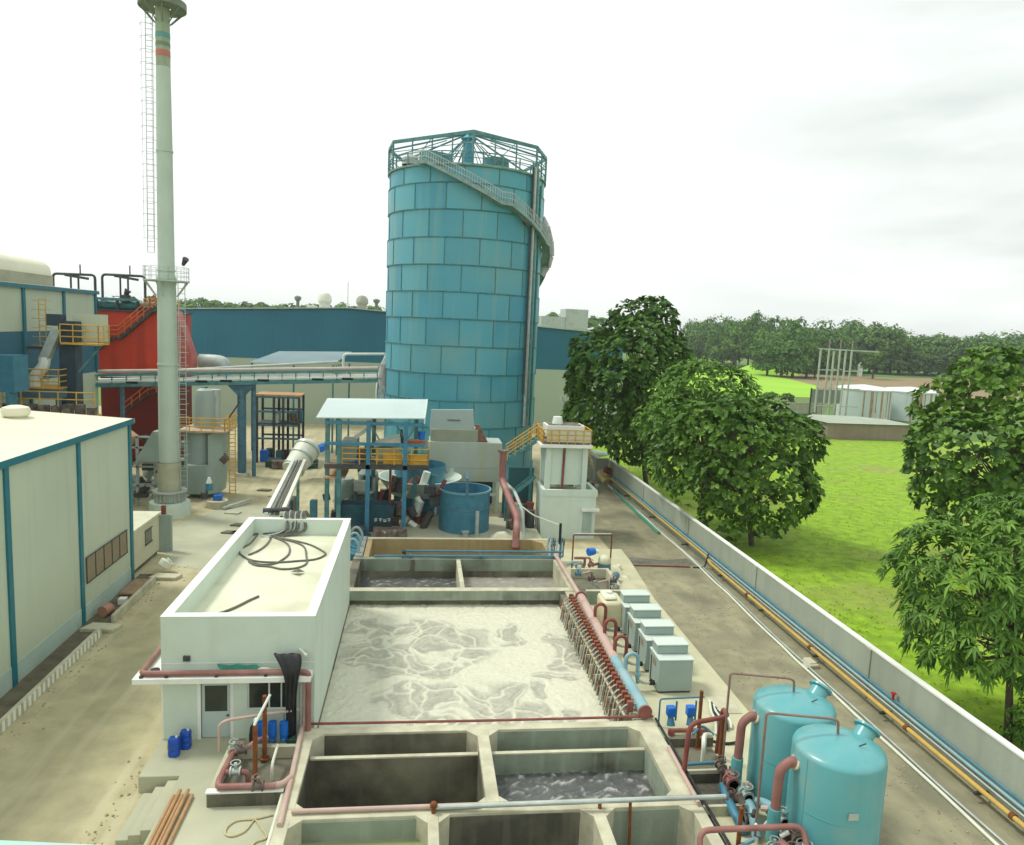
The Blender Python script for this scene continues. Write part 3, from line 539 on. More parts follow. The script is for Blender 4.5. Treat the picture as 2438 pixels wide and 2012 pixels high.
for (x, y, z0, z1, lab) in ((-4.9, 22.72, .62, 3.1, 'near rusty upright post over the left valve pit, tilted white rod on top'), (-5.02, 24.75, .7, 3.05, 'far rusty upright post over the left valve pit')):
    t = thing('post', (x, y, z0), lab, 'post', 'rusty posts at the left valve pit')
    MB().cone((x, y, z0), (x, y, z1), .075).build('tube', rust, t); MB().box(x-.14, x+.14, y-.14, y+.14, z0, z0+.05).build('base_plate', rust, t)
tag(MB().cone((-4.93, 22.7, 3.12), (-4.55, 23.3, 3.85), .045).build('rod', white_m), 'slanted white rod fixed on the rusty post before the window', 'rod')
pipe('pipe', [(-4.55, 23.6, .64), (-4.55, 23.6, 1.2), (-4.55, 24.6, 1.3)], .05, white_pl, 'thin pale pipe rising inside the left valve pit')
pipe('pipe', [(-5.4, 25.0, 1.02), (-5.4, 25.0, 2.02), (-5.35, 25.05, 2.06)], .05, white_m, 'white upright pipe beside the rusty posts')
t = thing('pump_set', (-4.95, 25.5, PZ), 'pair of blue dosing pumps on a frame under the building window', 'pump')
for x in (-5.3, -4.9, -4.5):
    b = MB().cone((x, 25.5, 1.15), (x, 25.5, 1.65), .15).box(x-.12, x+.12, 25.38, 25.62, .85, 1.13).build('motor', bright_blue, t); MB().cone((x, 25.3, 1.0), (x, 25.5, 1.0), .09).build('pump_head', blue_pipe, b)
MB().tube([(-5.5, 25.3, .9), (-4.2, 25.3, .9)], .05).tube([(-5.2, 25.3, .9), (-5.2, 25.3, .62)], .04).tube([(-4.5, 25.3, .9), (-4.5, 25.3, .62)], .04).build('frame', pale_pink, t)
MB().tube([(-5.2, 25.5, 1.55), (-5.2, 25.5, 1.9), (-4.9, 25.5, 2.0)], .025).tube([(-4.5, 25.5, 1.55), (-4.5, 25.5, 1.95)], .025).build('tube', blue_pipe, t)
tag(MB().prism([(-4.0, 25.2), (-4.35, 25.25), (-4.1, 25.6)], PZ, PZ+.5).build('plank', mat('dark_green_sheet', (.02, .08, .05), .6)), 'dark green sheet leaning beside the blue dosing pumps', 'sheet')
# ================================================================== LEFT SHED
SX = -16.75
ev = 9.55
t = thing('cream_shed', (-24, 30, 0), 'tall cream clad shed with teal edge trims at the left of the yard', 'building')
mb = MB().box(-42, SX, 8, 44.9, .9, ev); mb.build('wall', cream_clad, t)
MB().box(-42.01, SX+.03, 7.98, 44.92, -.1, .897).build('plinth', mat('pale_plinth', (.43, .55, .49), .7, .08, .6, dirt=(.38, .38, .28), damt=.5), t)
rs = .055                                                    # roof rises away from the eave
MB().hull([(SX+.15, 7.8, ev+.12), (SX+.15, 45.05, ev+.12), (SX+.15, 45.05, ev+.2), (SX+.15, 7.8, ev+.2)], [(-42, 7.8, ev+.12+25*rs), (-42, 45.05, ev+.12+25*rs), (-42, 45.05, ev+.2+25*rs), (-42, 7.8, ev+.2+25*rs)]).build('roof', cream_roof, t)
MB().box(SX+.16, SX+.2, 7.8, 45.07, ev-.08, ev+.23).build('gutter', teal_trim, t)
MB().hull([(SX+.2, 45.06, ev-.05), (SX+.2, 45.12, ev-.05), (SX+.2, 45.12, ev+.2), (SX+.2, 45.06, ev+.2)], [(-42, 45.06, ev-.05+25*rs), (-42, 45.12, ev-.05+25*rs), (-42, 45.12, ev+.2+25*rs), (-42, 45.06, ev+.2+25*rs)]).build('fascia', cream_roof, t)
for y in (44.72, 38.25, 31.8, 25.3): MB().box(SX, SX+.09, y-.16, y+.16, .0, ev-.09).build('downpipe', teal_trim, t)
lv = MB().box(SX+.003, SX+.05, 38.75, 43.95, 2.05, 3.35).build('window', louvre, t)
for k in range(6): y = 38.75+k*1.04; MB().box(SX+.052, SX+.08, y-.03, y+.03, 2.05, 3.35).build('mullion', dark_steel, lv)
MB().box(SX+.052, SX+.09, 38.7, 44.0, 3.352, 3.4).box(SX+.052, SX+.09, 38.7, 44.0, 2.0, 2.048).build('frame', dark_steel, lv)
p = atz(38, 990, ev+.55)
t = thing('roof_ventilator', (p.x, p.y, p.z-.5), 'small pale round ventilator on the cream shed roof', 'ventilator')
MB().lathe((p.x, p.y, p.z-.55), [(.95, -.1), (.75, .12), (.52, .35), (.52, .5)], 20).build('base', cream_roof, t)
MB().lathe((p.x, p.y, p.z-.55), [(.5, .5), (.66, .62), (.7, .85), (.62, 1.02), (.3, 1.12), (.01, 1.14)], 20).build('head', cream_roof, t)
# small beige room and wall beyond shed
t = thing('beige_room', (-18.6, 48, 0), 'small flat roofed beige room with a dark square window behind the cream shed', 'building')
RX = -17.0
MB().box(-22, RX, 45.2, 50.1, .3, 2.72).build('wall', beige, t); MB().box(-22.1, RX+.12, 45.1, 50.25, 2.723, 2.86).build('roof', roof_screed, t)
MB().box(-21.9, RX-.1, 45.3, 50.0, 0, .3).build('plinth', conc_dark, t)  # dark colour stands in for the shaded gap under the room
w_ = MB().box(RX, RX+.04, 47.6, 48.7, 1.35, 2.2).build('window', dark_gl, t)
MB().box(RX+.04, RX+.07, 47.5, 48.8, 2.203, 2.26).box(RX+.04, RX+.07, 47.5, 48.8, 1.29, 1.347).build('frame', dark_steel, w_)
t = thing('grey_wall', (-16.8, 50.6, 0), 'grey green partition wall standing between the beige room and the chimney', 'wall')
MB().box(-17.3, -16.35, 50.5, 50.8, 0, 2.55).build('wall_panel', bag_grey, t, bevel=.02)
tag(MB().box(-17.0, -16.75, 50.55, 50.8, 2.56, 3.15).build('brick_pier', mat('dark_red_brick', (.2, .06, .04), .8)), 'short dark red brick pier on top of the grey green partition', 'pier')
# kerbs
for (a, b, lab) in ((23.5, 36.9, 'long white striped kerb wall beside the cream shed'), (38.4, 44.4, 'shorter white kerb wall further along the cream shed')):
    t = thing('kerb_wall', (-15.35, (a+b)/2, 0), lab, 'kerb', 'kerb walls beside the cream shed')
    MB().box(-15.45, -15.27, a, b, 0, .45).build('kerb', conc_light, t, bevel=.02)
    if a < 30:
        k = 0; y = a
        while y < b-.2: MB().box(-15.268, -15.25, y, y+.18, .02, .42).build('stripe', white_top, t); y += .38
for (x, y, lab) in ((-15.6, 37.6, 'broken pale slab lying in the gap between the two kerb walls'), (-15.0, 45.2, 'flat pale slab lying beyond the end of the kerb wall')):
    tag(MB().prism([(x-.9, y-.3), (x+.7, y-.45), (x+.9, y+.3), (x-.6, y+.5)], .0, .2).build('slab', conc_light, bevel=.03), lab, 'slab')
tag(MB().cone((-16.2, 39.2, .3), (-16.05, 39.75, .3), .3).build('pot', mat('terracotta', (.4, .2, .13), .8)), 'broken terracotta pot lying in the trench by the shed', 'pot')
tag(MB().box(-16.1, -15.7, 40.9, 41.3, 0, .35).build('block', white_top, bevel=.03), 'pale concrete block in the trench by the shed', 'block')
tag(MB().cone((-15.4, 46.2, .42), (-15.2, 46.3, .75), .42, .40, 16).cone((-15.15, 46.35, .76), (-15.1, 46.37, .8), .2).build('tyre', white_pl, bevel=.03), 'white round drum tilted at the far corner of the cream shed', 'drum')
tag(MB().box(-16.6, -15.4, 42.2, 44.6, .02, .22).build('sand_heap', mat('brown_heap', (.30, .2, .12), .95, .2, 3, bump=.5), bevel=.1), 'low brown heap of soil in the trench near the shed corner', 'heap')
def pebbles():
    mb = MB()
    for i in range(420):
        k = random.random()
        if k < .45: x = random.gauss(-14.9, .35); y = random.uniform(22, 48)
        elif k < .75: x = random.gauss(-9.3, .35); y = random.uniform(17, 27)
        else: x = random.gauss(-13.6, 1.5); y = random.uniform(44, 75)
        if -9.1 < x < -3 and y < 41: continue
        r = random.uniform(.015, .05)*random.uniform(.6, 1.2); mb.ball((x, y, r*.4), r, 4, (1, random.uniform(.7, 1.3), .7))
    for i in range(600): r = random.uniform(.015, .05); mb.ball((random.uniform(14.9, 19.5), random.uniform(16, 50)**1.0, r*.4), r, 4, (1, 1, .7))
    o = mb.build('gravel', stone, origin=(0, 0, 0), sharp=80); o['kind'] = 'stuff'; o['label'] = 'scattered small stones on the dirt ground'
pebbles()
# ================================================================== CHIMNEY
cx, cy = -19.55, 60.2
t = thing('chimney', (cx, cy, 0), 'tall slender pale green steel chimney with platforms and a side ladder', 'chimney')
MB().lathe((cx, cy, 0), [(1.55, 0), (1.5, 1.1), (.01, 1.12)], 20).build('pedestal', white_paint, t)
MB().lathe((cx, cy, 0), [(1.0, 1.15), (1.0, 1.9)], 28).lathe((cx, cy, 0), [(.95, 1.9), (1.3, 1.9), (1.3, 2.02), (.9, 2.02)], 28).build('base_ring', galv, t)
for i in range(20): a = i*.314; MB().box(cx+1.12*math.cos(a)-.04, cx+1.12*math.cos(a)+.04, cy+1.12*math.sin(a)-.04, cy+1.12*math.sin(a)+.04, 1.15, 1.9).build('gusset', galv, t)
MB().lathe((cx, cy, 0), [(.86, 2.0), (.86, 4.3)], 32).build('skirt', mat('beige_stack_base', (.40, .40, .28), .6), t)
MB().lathe((cx, cy, 0), [(.76, 4.3), (.72, 12), (.67, 18.6), (.60, 19.0), (.56, 28), (.50, 34.0)], 36).build('shaft', stack_m, t)
for z, r in ((12.0, .77), (19.2, .66), (28.0, .61), (18.6, .72)): MB().lathe((cx, cy, z), [(r-.05, -.08), (r, -.07), (r, .07), (r-.05, .08)], 32).build('collar', stack_m, t)
def Hz(y): return aty(393, y, cy).z
zr0, zr1 = Hz(137), Hz(122); zg0, zg1 = Hz(113), Hz(103); zb0, zb1 = Hz(93), Hz(80)
MB().lathe((cx, cy, 0), [(.50, 34.0), (.49, 40)], 32).build('upper_shaft', mat('sooty_shaft', (.32, .38, .26), .5, .1, .6, streak=(.22, .25, .15), samt=.6), t)
for a, b, m in ((zr0, zr1, band_r), (zg0, zg1, band_g), (zb0, zb1, band_b)): MB().lathe((cx, cy, 0), [(.512, a), (.508, b)], 32).build('band', m, t)
zt = Hz(22)
MB().lathe((cx, cy, zt), [(.59, 0), (1.65, .02), (1.65, .5), (1.6, .5), (1.6, .06), (.59, .1)], 28).build('top_platform', soot, t)
for i in range(8): a = i*.785+.3; MB().cone((cx+.58*math.cos(a), cy+.58*math.sin(a), zt-1.0), (cx+1.55*math.cos(a), cy+1.55*math.sin(a), zt), .05, n=5).build('strut', soot, t)
MB().lathe((cx, cy, zt), [(.5, 0), (.5, 3)], 28).build('top_shaft', soot, t)
pz2 = 18.35
MB().lathe((cx, cy, pz2), [(.8, 0), (1.65, 0), (1.65, .1), (.8, .1)], 24).build('platform', stack_m, t)
for i in range(8): a = i*.785; MB().cone((cx+.8*math.cos(a), cy+.8*math.sin(a), pz2-1.1), (cx+1.6*math.cos(a), cy+1.6*math.sin(a), pz2), .05, n=5).build('strut', stack_m, t)
r_ = MB(); ring = [(cx+1.6*math.cos(i*.3927), cy+1.6*math.sin(i*.3927), pz2+.1) for i in range(17)]; railing(r_, ring, 1.0, .018, 5, 3); r_.build('railing', galv, t)
l_ = MB(); ladder(l_, (cx-1.05, cy-.1, 20.5), (cx-.92, cy-.1, zt-.3), .5, (1, 0, 0), .03, .4)
for z in np.arange(21.5, zt-1, .9):
    l_.tube([(cx-1.05+.5*math.cos(a), cy-.1-.5*math.sin(a)*1.2, z) for a in np.linspace(0, math.pi, 7)], .018, 4, cap=False)
for a in (.8, 1.57, 2.3): l_.cone((cx-1.05+.5*math.cos(a), cy-.1-.6*math.sin(a), 21.5), (cx-.98+.5*math.cos(a), cy-.1-.6*math.sin(a), zt-1), .015, n=4)
l_.build('ladder', galv, t)
l_ = MB(); ladder(l_, (cx+1.15, cy-.2, 2), (cx+1.15, cy-.2, 18.3), .5, (1, 0, 0), .03, .4)
for z in np.arange(4, 17.5, 1.0): l_.tube([(cx+1.15+.45*math.cos(a), cy-.2-.5*math.sin(a), z) for a in np.linspace(0, math.pi, 6)], .02, 4, cap=False)
l_.build('ladder', galv, t)
MB().cone((cx+1.35, cy-.4, pz2+1.3), (cx+1.65, cy-.7, pz2+1.75), .12, .24).build('floodlight', dark_steel, t)
# ================================================================== LEFT HANGAR (upper left)
hx = -31
t = thing('factory_hall', (hx-15, 50, 0), 'big cream and blue clad factory hall at the far left', 'building')
MB().box(-70, hx, 20, 75.5, 14.05, 17.6).build('wall', cream_clad, t); MB().box(-70, hx-.02, 20, 75.48, 10.05, 14.047).build('wall', mat('blue_cladding_side', (.03, .145, .215), .5, .08, .1), t); MB().box(-70, hx, 20, 75.5, 0, 10.047).build('wall', cream_clad, t)
MB().hull([(hx+.2, 19, 17.6), (hx+.2, 75.7, 17.6), (hx+.2, 75.7, 17.75), (hx+.2, 19, 17.75)], [(-70, 19, 20), (-70, 75.7, 20), (-70, 75.7, 20.15), (-70, 19, 20.15)]).build('roof', cream_roof, t)
MB().box(hx+.2, hx+.28, 19, 75.7, 17.42, 17.72).build('gutter', teal_trim, t)
for y in (75.3, 69.0, 62.4, 56): MB().box(hx, hx+.14, y-.18, y+.18, 10, 17.42).build('downpipe', teal_trim, t)
t = thing('roof_monitor', (-34.5, 60, 18), 'curved cream ridge ventilator on top of the factory hall', 'ventilator')
prof = [(-37.2, 17.7), (-32.6, 17.7), (-32.6, 18.9), (-32.75, 19.5), (-33.2, 19.95), (-34, 20.15), (-35.8, 20.15), (-36.7, 19.9), (-37.2, 19.2)]
MB().hull([(x, 48, z) for x, z in prof], [(x, 70.6, z) for x, z in prof]).build('hood', cream_roof, t)
MB().box(-32.6, -32.5, 48, 70.6, 17.75, 18.75).build('throat', mat('brown_grey', (.33, .33, .25), .7), t)
# ================================================================== RED FURNACE
t = thing('red_furnace', (-29, 83, 0), 'big red boiler house with a stepped hopper side, behind the chimney', 'boiler')
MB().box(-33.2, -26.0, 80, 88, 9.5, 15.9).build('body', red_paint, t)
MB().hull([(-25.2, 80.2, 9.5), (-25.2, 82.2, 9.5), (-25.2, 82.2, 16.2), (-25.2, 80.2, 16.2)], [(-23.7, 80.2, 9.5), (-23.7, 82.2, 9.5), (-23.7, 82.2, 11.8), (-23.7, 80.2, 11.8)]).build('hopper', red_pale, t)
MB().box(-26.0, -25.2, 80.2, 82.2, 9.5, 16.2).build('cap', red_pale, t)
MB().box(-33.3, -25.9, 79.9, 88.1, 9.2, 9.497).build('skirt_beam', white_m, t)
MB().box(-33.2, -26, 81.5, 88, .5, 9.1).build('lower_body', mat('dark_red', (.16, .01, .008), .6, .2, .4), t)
MB().box(-33.4, -25.8, 79.8, 88.2, 15.903, 16.1).build('top_deck', dark_steel, t)
for x in (-32.9, -30.9, -28.9, -27.1): MB().box(x-.12, x+.12, 80.2, 80.4, 16.1, 17.0).build('post', dark_steel, t)
MB().box(-33.2, -29, 80.0, 80.6, 17.0, 17.25).build('beam', steel_teal, t); MB().cone((-33.2, 81, 16.5), (-27, 81, 16.6), .45).build('drum', steel_teal, t)
# staircase on the furnace
s_ = MB(); a0 = aty(228, 833, 79.3); a1 = aty(262, 806, 79.3); a2 = aty(283, 806, 79.3); a3 = aty(358, 742, 79.3); a4 = aty(372, 730, 79.3)
pts = [a0, a1, a2, a3, a4]
for p_, q in zip(pts, pts[1:]): s_.beam(p_, q, .12, .3); s_.beam(p_+Vector((0, .7, 0)), q+Vector((0, .7, 0)), .12, .3)
st = s_.build('staircase', dark_steel, t); s_ = MB(); railing(s_, [p_-Vector((0, .1, 0)) for p_ in pts], 1.3, .06, .9, 3); s_.build('railing', orange, st)
s_ = MB(); b = [aty(*q, 79.6) for q in ((295, 985), (352, 940), (372, 935))]
for p_, q in zip(b, b[1:]): s_.beam(p_, q, .3, .2)
st = s_.build('staircase', dark_steel, t); s_ = MB(); railing(s_, b, 1.1, .06, .9, 2); s_.build('railing', orange, st)
s_ = MB(); railing(s_, [(-28.2, 79.9, 16.1), (-26, 79.9, 16.1), (-26, 84, 16.1)], 1.2, .05, 1, 3); s_.build('railing', yellow, t)
s_ = MB(); ladder(s_, (-25.1, 79.6, 9.6), (-25.1, 79.9, 15.2), .9, (1, 0, 0), .06, .8); s_.build('ladder', pale_pink, t)
def goal(px, lab):
    pts = [aty(x, y, 81) for x, y in px]; zb = 16.2; t = thing('steam_pipes', (pts[0].x, 81, zb), lab, 'pipes', 'steam pipes above the furnace')
    MB().tube([(pts[0].x, 81, zb)]+[tuple(p) for p in pts]+[(pts[-1].x, 81, zb)], .13, 8, .4).build('tube', dark_steel, t)
    for k in (.42, .6): q = pts[0].lerp(pts[-1], k); MB().cone((q.x, 81, zb), q, .1, n=6).build('upright', dark_steel, t)
    q = pts[0].lerp(pts[-1], .65); MB().cone(q, q+Vector((0, 0, 1.0)), .07, n=6).build('stub', dark_steel, t); q0 = pts[0].lerp(pts[-1], .3); q1 = pts[0].lerp(pts[-1], .85)
    MB().beam(q0+Vector((0, -.1, -.1)), q1+Vector((0, -.1, -.4)), .3, .25).build('silencer', dark_steel, t)
goal([(126, 651), (226, 655)], 'dark steam pipe frame standing left of the furnace top'); goal([(243, 653), (345, 658)], 'dark steam pipe frame standing on the furnace top beside the chimney')
tag(MB().cone((-30.2, 80.5, 16.9), (-30.2, 80.5, 17.6), .5).cone((-30.2, 80.5, 17.6), (-29.9, 80.5, 18.1), .15, .35).build('floodlight', dark_steel), 'dark lamp on the furnace roof between the steam pipes', 'lamp')
pipe('duct', [(-23.7, 83, 11.0), (-22.2, 83, 11.0), (-21.2, 83, 10.9), (-21.0, 83, 8.5)], .75, galv, 'thick pale bent duct leaving the red furnace to the right', None, 1.2, 14, 'duct')
# ================================================================== LEFT ELEVATOR MACHINERY
t = thing('bucket_elevator', (-28, 62, 0), 'dark conveyor tower with white chute and yellow railed platforms left of the furnace', 'conveyor')
MB().box(-28.2, -27.0, 61.8, 63, 8, 15).build('tower', mat('dark_tower', (.03, .055, .075), .5, .25, 1), t); MB().box(-28.9, -27.9, 61.5, 62.5, 14.6, 15.5).build('head', _m['dark_tower'], t)
MB().hull([(-28.6, 61.5, 14.3), (-27.9, 61.5, 14.3), (-27.9, 62.2, 14.3), (-28.6, 62.2, 14.3)], [(-29.6, 61.4, 11.9), (-28.9, 61.4, 11.9), (-28.9, 62.1, 11.9), (-29.6, 62.1, 11.9)]).build('chute', galv, t)
MB().tube([(-29.2, 61.7, 12.0), (-29.2, 61.5, 11.4), (-29.9, 61.4, 10.6), (-29.9, 61.4, 9.8)], .42, 10, .3).build('spout', white_m, t)
MB().box(-31.2, -27.7, 60.5, 63.2, 9.0, 9.75).build('hopper', blue_steel, t)
MB().box(-31.25, -27.65, 60.45, 63.25, 9.753, 9.85).build('deck', yellow, t)
s_ = MB(); railing(s_, [(-31.2, 63.2, 9.85), (-31.2, 60.5, 9.85), (-27.7, 60.5, 9.85), (-27.7, 63.2, 9.85)], 1.4, .05, 1.2, 3); s_.build('railing', yellow, t)
MB().box(-27.8, -25.0, 61.2, 63.2, 13.2, 13.35).build('deck', yellow, t)
s_ = MB(); railing(s_, [(-27.8, 61.2, 13.35), (-25.0, 61.2, 13.35), (-25.0, 63.2, 13.35)], 1.4, .045, .9, 3); s_.build('railing', yellow, t)
MB().box(-27.7, -25.05, 63.1, 63.2, 13.4, 15.6).build('screen', cream_clad, t)
s_ = MB(); ladder(s_, (-29.7, 62.6, 10), (-29.7, 62.6, 16.6), .5, (1, 0, 0), .04, .4)
for z in np.arange(13, 16.6, .7): s_.tube([(-29.7+.75*math.cos(a), 62.6-.6*math.sin(a), z) for a in np.linspace(0, math.pi, 6)], .03, 4)
s_.build('ladder', yellow, t); MB().box(-30.6, -28.8, 61.9, 63, 12.7, 12.9).build('landing', dark_steel, t)
MB().beam((-26.9, 62, 11.0), (-25.1, 62, 13.2), .12, .12).build('brace', steel_teal, t)
for x, y in ((-31, 60.8), (-27.9, 60.8), (-31, 63), (-27.4, 63)): MB().box(x-.15, x+.15, y-.15, y+.15, 0, 9).build('leg', blue_steel, t)
s_ = MB(); railing(s_, [(-31, 59, 8.6), (-24.5, 59, 8.6)], 1.1, .05, 1.2, 2); s_.build('railing', yellow, t)
for k in range(8): x = -31+.85*k; MB().box(x, x+.5, 58.9, 59.6, 8.0, 8.55+.3*random.random()).build('casing', grime, t)
MB().box(-31.4, -24.4, 58.8, 60, 7.6, 8.0).build('walkway', yellow, t)
t = thing('water_tank', (-33, 58, 9), 'light blue tank with dark openings at the left picture edge', 'tank')
a = aty(0, 890, 56)
MB().box(a.x-1.5, a.x+.9, 56, 58, a.z-1.3, a.z+1.3).build('body', blue_pipe, t); MB().box(a.x+.3, a.x+.6, 56, 57, 0, a.z-1.3).build('leg', blue_pipe, t)
# ================================================================== REAR HANGAR
t = thing('blue_hall', (-5, 130, 0), 'wide blue and cream factory hall with a very low gable across the background', 'building')
HY = 115; gx = -11.1
def gz(x): return 17.85-abs(x-gx)*.052
for zl, zh, m in ((0, 9.75, mat('far_cream_cladding', (.40, .47, .36), .6, .04, .05)),):
    MB().box(-45, 32, HY, 190, zl, zh).build('wall', m, t)
MB().hull([(-45, HY+.02, 9.753), (gx, HY+.02, 9.753), (32, HY+.02, 9.753), (32, HY+.02, gz(32)), (gx, HY+.02, gz(gx)), (-45, HY+.02, gz(-45))], [(-45, 190, 9.753), (gx, 190, 9.753), (32, 190, 9.753), (32, 190, gz(32)), (gx, 190, gz(gx)), (-45, 190, gz(-45))]).build('gable', blue_clad, t)
MB().hull([(-45.3, HY-.4, gz(-45)+.02), (gx, HY-.4, gz(gx)+.02), (gx, HY-.4, gz(gx)+.17), (-45.3, HY-.4, gz(-45)+.17)], [(-45.3, 190, gz(-45)+.02), (gx, 190, gz(gx)+.02), (gx, 190, gz(gx)+.17), (-45.3, 190, gz(-45)+.17)]).build('roof', galv, t)
MB().hull([(gx+.01, HY-.4, gz(gx)+.02), (32.3, HY-.4, gz(32)+.02), (32.3, HY-.4, gz(32)+.17), (gx+.01, HY-.4, gz(gx)+.17)], [(gx+.01, 190, gz(gx)+.02), (32.3, 190, gz(32)+.02), (32.3, 190, gz(32)+.17), (gx+.01, 190, gz(gx)+.17)]).build('roof', galv, t)
def vent(px, py, w_px, Yv, m, lab, mush=False):
    b = aty(px, py, Yv); r = w_px/2/F*Yv*1.02; t = thing('roof_ventilator', (b.x, b.y, b.z), lab, 'ventilator', 'ventilators on the blue hall roof')
    MB().lathe((b.x, b.y, b.z-1), [(r*.8, 0), (r*.8, 1+r*.7)], 16).build('neck', m, t)
    MB().lathe((b.x, b.y, b.z+r*.7), [(r*.8, 0), (r*1.05, r*.4), (r, r*1.1), (r*.6, r*1.6), (.02, r*1.75)], 16).build('head', m, t)
vent(773, 735, 30, 130, white_pl, 'larger white round roof ventilator on the blue hall'); vent(862, 737, 26, 130, mat('grey_beige_vent', (.35, .35, .27), .6), 'greyish round roof ventilator on the blue hall near the teal tower')
for px, py, h, lab in ((709, 735, 30, 'left slim dark chimney stub on the blue hall roof'), (896, 738, 26, 'slim dark chimney stub next to the teal tower')):
    b = aty(px, py, 135); t = thing('flue', tuple(b), lab, 'flue', 'flues on the blue hall roof'); k = h/F*135
    MB().cone((b.x, b.y, b.z-1), (b.x, b.y, b.z+k*.6), .28).build('pipe', soot, t); MB().lathe((b.x, b.y, b.z+k*.55), [(.3, 0), (.62, k*.2), (.55, k*.36), (.02, k*.44)], 10).build('cap', soot, t)
b = aty(828, 735, 150); tag(MB().cone((b.x, b.y, b.z-1), (b.x, b.y, b.z+5.2), .07, n=5).build('antenna', galv), 'thin antenna mast above the ridge of the blue hall', 'antenna')
b = aty(742, 735, 128); tag(MB().hull([(b.x-.6, b.y, b.z-1), (b.x+.6, b.y, b.z-1), (b.x+.6, b.y+1, b.z-1), (b.x-.6, b.y+1, b.z-1)], [(b.x-.9, b.y, b.z+.7), (b.x+.9, b.y, b.z+.5), (b.x+.9, b.y+1, b.z+.5), (b.x-.9, b.y+1, b.z+.7)]).build('roof_cowl', white_pl), 'small pale cowl on the blue hall roof left of the large ventilator', 'cowl')
# something grey white behind, right of tower
b = aty(1375, 760, 240); tag(MB().box(b.x-4, b.x+3.5, 240, 250, 0, b.z+3.2).box(b.x-12, b.x-4.1, 240, 250, 0, b.z+.5).build('grey_building', galv), 'distant grey white building between the teal tower and the big tree', 'building')
# small lean roof at Y 90
t = thing('open_shed', (-15, 92, 0), 'low grey blue sheet roof on posts behind the pipe bridge', 'shed')
MB().hull([(-20, 90, 10.6), (-10.2, 90, 10.8), (-10.2, 90.1, 10.9), (-20, 90.1, 10.7)], [(-17.8, 96, 11.7), (-8.8, 96, 12.0), (-8.8, 96.1, 12.1), (-17.8, 96.1, 11.8)]).build('roof', mat('grey_blue_sheet', (.17, .25, .27), .5, .08, .5), t)
for x, y in ((-19.8, 90.2), (-15, 90.2), (-10.4, 90.2), (-9, 95.5)): MB().box(x-.1, x+.1, y-.1, y+.1, 0, 10.65).build('post', steel_teal, t)
MB().beam((-20, 90, 9.3), (-10.2, 90, 9.5), .15, .25).build('beam', white_m, t)
s_ = MB()
for k in range(4): s_.beam((-10.3+.1*k, 90+k*1.4, 10.6), (-10.2+.2*k, 91.4+k*1.4, 9.4), .1, .1)
s_.build('brace', steel_teal, t)
pipe('pipe', [aty(817, 880, 89), aty(818, 843, 89), aty(925, 843, 89)], .16, white_m, 'white square bend pipe rising behind the bridge beside the tower', None, .5)
# ================================================================== PIPE BRIDGE
t = thing('pipe_bridge', (-18, 75, 0), 'long steel pipe bridge carrying pale pipes from the furnace to the teal tower', 'pipe bridge')
A = Vector((-33.5, 75, 8.6)); B = Vector((-4.3, 75, 10.15))
for dy in (0, 1.4):
    o_ = Vector((0, dy, 0)); MB().beam(A+o_, B+o_, .2, .35).build('chord', steel_teal, t); MB().beam(A+o_+Vector((0, 0, .95)), B+o_+Vector((0, 0, .95)), .14, .16).build('chord', steel_teal, t)
n = 22
for i in range(n+1):
    q = A.lerp(B, i/n); MB().beam(q, q+Vector((0, 0, .95)), .1, .1).build('post', steel_teal, t)
for dy, z, r, m in ((.15, .38, .22, white_m), (.75, .40, .24, galv), (1.2, .40, .2, white_pl)): MB().tube([A+Vector((0, dy, z)), B+Vector((0, dy, z))], r, 8).build('tube', m, t)
MB().tube([A+Vector((0, .3, 1.35)), B+Vector((0, .3, 1.25))], .17, 8).build('tube', mat('greyish_pink_pipe', (.50, .45, .38), .5, .1, 1), t)
MB().tube([A+Vector((6, .9, 1.5)), B+Vector((-4, .9, 1.7))], .12, 8).build('tube', galv, t)
for k in (.2, .42, .5, .62, .8, .9):
    q = A.lerp(B, k); MB().box(q.x-.55, q.x+.55, 74.9, 75.3, q.z+.12, q.z+.33).build('support', black, t)
for k in (0.03, .16, .545, .585):
    q = A.lerp(B, k); w_ = .42 if k == .545 else .2; MB().cone((q.x, 75.6, 0), (q.x, 75.6, q.z-.2), w_, n=10).build('column', blue_steel, t)
MB().lathe((A.lerp(B, .545).x, 75.6, 0), [(.75, 0), (.72, .35), (.01, .36)], 14).build('footing', conc_light, t)
q = A.lerp(B, .545); MB().hull([(q.x-1.3, 75.1, q.z-.2), (q.x+1.3, 75.1, q.z-.2), (q.x+1.3, 76.1, q.z-.2), (q.x-1.3, 76.1, q.z-.2)], [(q.x-.4, 75.3, q.z-1.2), (q.x+.4, 75.3, q.z-1.2), (q.x+.4, 75.9, q.z-1.2), (q.x-.4, 75.9, q.z-1.2)]).build('bracket', blue_steel, t)
